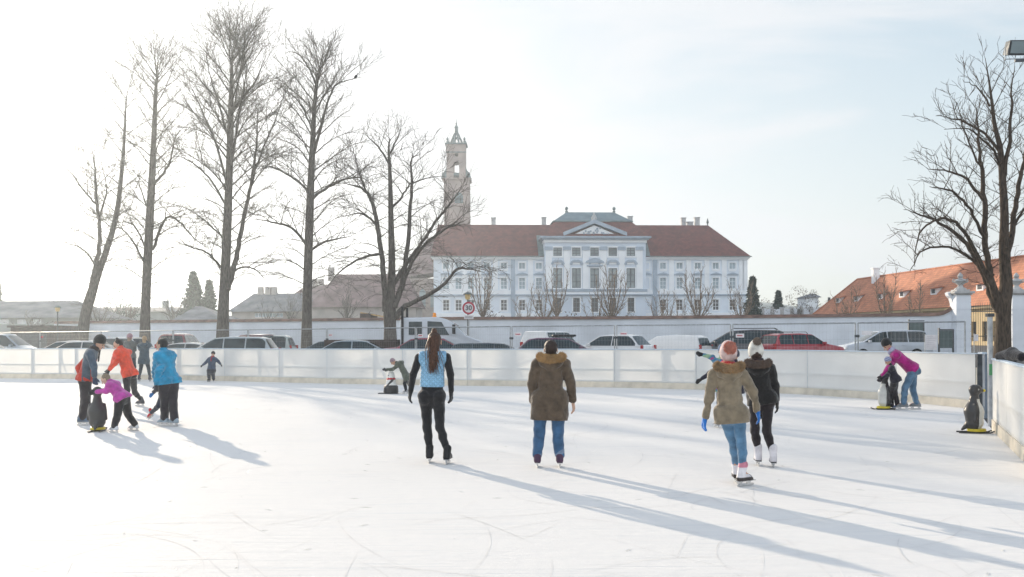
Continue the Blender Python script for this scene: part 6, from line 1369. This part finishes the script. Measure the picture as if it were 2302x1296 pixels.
person('child in olive hooded jacket bending over the snowman skating aid', 28.7, (884,813), (899,817), (914,846), 72,
       [((885,828,.1), (872,831,.1)), ((883,829,-.12), (868,830,-.1))], [(913,885), (924,880)], H=1.18, jacket=(.10,.115,.09), look=(-.75,0,-.6), hem=(914,856), jfat=1.15, trousers=(.012,.015,.02), tfat=1.1, hat=dict(c=(.50,.42,.40), c2=(.30,.15,.25)), skate=(.3,.3,.32), glove=(.05,.05,.06), hood=dict(c=(.3,.3,.3)), h=.013, footyaw=(70,60))
person('woman in magenta jacket, jeans and black beanie bending over a small child', 21.9, (1995,775), (2013,797), (2053,830), 76,
       [((1997,828,.2), (1984,846,.1)), ((1999,825,-.2), (1984,845,-.15))], [(2032,921), (2060,920)], H=1.68, knees=((2034,873,-.05), (2052,876,.12)), look=(-.7,-.15,-.65), jacket=(.42,.012,.20), jfat=1.15, flare=1.08, hem=(2053,832), trousers=(.11,.20,.30), tfat=1.1, hat=dict(c=(.013,.012,.012), low=.0), scarf=(.45,.45,.60), hair=((.03,.02,.02), 0), skate=(.20,.21,.22), glove=(.03,.02,.03), h=.011, footyaw=(80,80))
person('small child in black snowsuit holding a penguin in front of the magenta jacket woman', 21.7, (1997,812), (2004,828), (2012,852), 70,
       [((1994,842,.1), (1984,847,.08)), ((1995,843,-.1), (1984,849,-.1))], [(2004,919), (2018,920)], H=1.10, jacket=(.022,.02,.03), hem=(2012,858), jfat=1.2, trousers=(.022,.018,.02), tfat=1.4, look=(-.8,0,-.4), hat=dict(c=(.50,.50,.66), c2=(.2,.25,.45)), skate=(.12,.18,.35), glove=(.02,.02,.02), h=.012, footyaw=(80,75))
# ---- penguins and snowman aid --------------------------------------
def penguin(label, px, py, H, yaw, group='penguin skating aids'):
    g = G(px, py); t = thing('penguin_skating_aid', label, 'skating aid', (g.x, g.y, 0), 0, group); ya = math.radians(yaw)
    fw = Vector((-math.sin(ya), math.cos(ya), 0)); rt = Vector((math.cos(ya), math.sin(ya), 0)); S_ = H/.80; u = Vector((0,0,1)); q = lambda f_, r_, z: g+(fw*f_+rt*r_+u*z)*S_
    pr = [(q(0,0,.19), q(-.01,0,.36), .135*S_, .148*S_), (q(-.01,0,.36), q(-.005,0,.54), .148*S_, .075*S_), (q(0,0,.14), q(0,0,.10), .13*S_, .10*S_), (q(0,0,.54), q(0,0,.66), .066*S_, .062*S_), (q(.0,0,.705), q(.03,0,.71), .088*S_, .082*S_), (q(.06,0,.70), q(.15,0,.695), .042*S_, .022*S_)]
    for s_ in (-1, 1): pr += [(q(-.01, s_*.115, .47), q(-.02, s_*.155, .22), .032*S_, .022*S_)]
    pr += [(q(-.11,0,.13), q(-.19,0,.06), .05*S_, .02*S_)]
    def cf(V):
        l = V-A3(g); f_ = l@A3(fw)/S_; r_ = l@A3(rt)/S_; z = l[:,2]/S_; c_ = np.tile(np.array((.048,.046,.046)), (len(V), 1))
        m_ = (f_ > .0+.30*np.abs(r_)) & (z < .56) & (z > .07); c_[m_] = (.62,.62,.58); m_ = (f_ > .135) & (z > .64); c_[m_] = (.65,.52,.03)
        for e in (-1, 1): c_[(np.hypot(f_-.045, z-.715) < .011) & (r_*e > .055)] = (.45,.45,.42)
        return c_
    sculpt('body', mat('penguin_plastic', (1,1,1), .38, .12, 6, .1, 30, vcol=True, spec=.5), t, pr, .009, .03, colf=cf)
    b = MB(); n = 22; top = [(math.cos(2*pi*k/n)*.15, math.sin(2*pi*k/n)*.13) for k in range(n)]
    b.prism(top, lambda p: tuple(q(p[0]+.03, p[1], .03)), lambda p: tuple(q(p[0]*.95+.03, p[1]*.95, .075))); b.build('feet_base', M['yellowp'], t, bevel=.01)
    b = MB()
    for s_ in (-1, 1): b.bar(q(-.26, s_*.09, .016), q(.22, s_*.09, .016), .035, .022); b.bar(q(.22, s_*.09, .016), q(.28, s_*.09, .04), .034, .02)
    b.build('runners', M['blackp'], t); return t
penguin('penguin skating aid seen from behind, held by the magenta jacket girl at the left', 219, 969, .80, 10)
penguin('penguin skating aid held by the small child and the magenta jacket woman', 1989, 920, .82, 100)
penguin('single penguin skating aid facing right beside the gate at the right boards', 2191, 973, .82, -102)
g = G(879, 884.5); t = thing('snowman_skating_aid', 'white and black figure skating aid with red scarf on a dark base', 'skating aid', g)
q = lambda x, y, z: (g.x+x, g.y+y, z)
sculpt('figure', M['whitep'], t, [(q(0,0,.20), q(0,0,.34), .17, .14), (q(0,0,.50), q(0,0,.52), .115, .11)], .010, .04)
sculpt('scarf', M['redp'], t, [(q(.09*math.cos(a), .09*math.sin(a), .43), q(.09*math.cos(a+.8), .09*math.sin(a+.8), .43), .04, .04) for a in np.arange(0, 6.3, .8)], .010, .02)
sculpt('arm', M['blackp'], t, [(q(.06,-.13,.40), q(-.16,-.12,.16), .035, .03)], .010, .02); sculpt('hat', M['whitep'], t, [(q(0,0,.60), q(0,0,.63), .10, .06)], .010, .02)
MB().lathe([(.20,.02), (.22,.05), (.205,.22), (.17,.25)], q(0,0,0), 22).build('base', M['blackp'], t, smooth=40); MB().box(g.x-.36, g.y-.14, .004, g.x+.2, g.y+.14, .026).build('runner_plate', M['dsteel'], t)
sculpt('eye', M['blackp'], t, [(q(-.06,-.09,.53), q(-.06,-.095,.53), .016, .016)], .005, .01)
# black glove / bag heap on the near right board
a = NEAR[0]+dn*1.1; c = Vector((a.x+.10, a.y, BH)); t = thing('draped_jacket', 'black bundled jacket lying on top of the near right board at the photo edge', 'jacket', (c.x, c.y, BH))
sculpt('bundle', cloth((.018,.016,.02), .6, 40), t, [(c+Vector((-.02,.12,.05)), c+Vector((.05,-.15,.09)), .07, .10), (c+Vector((.05,-.15,.09)), c+Vector((.02,-.5,.05)), .11, .07), (c+Vector((.05,0,.02)), c+Vector((.16,-.2,-.15)), .06, .05)], .010, .04, amp=.006, sc=14)
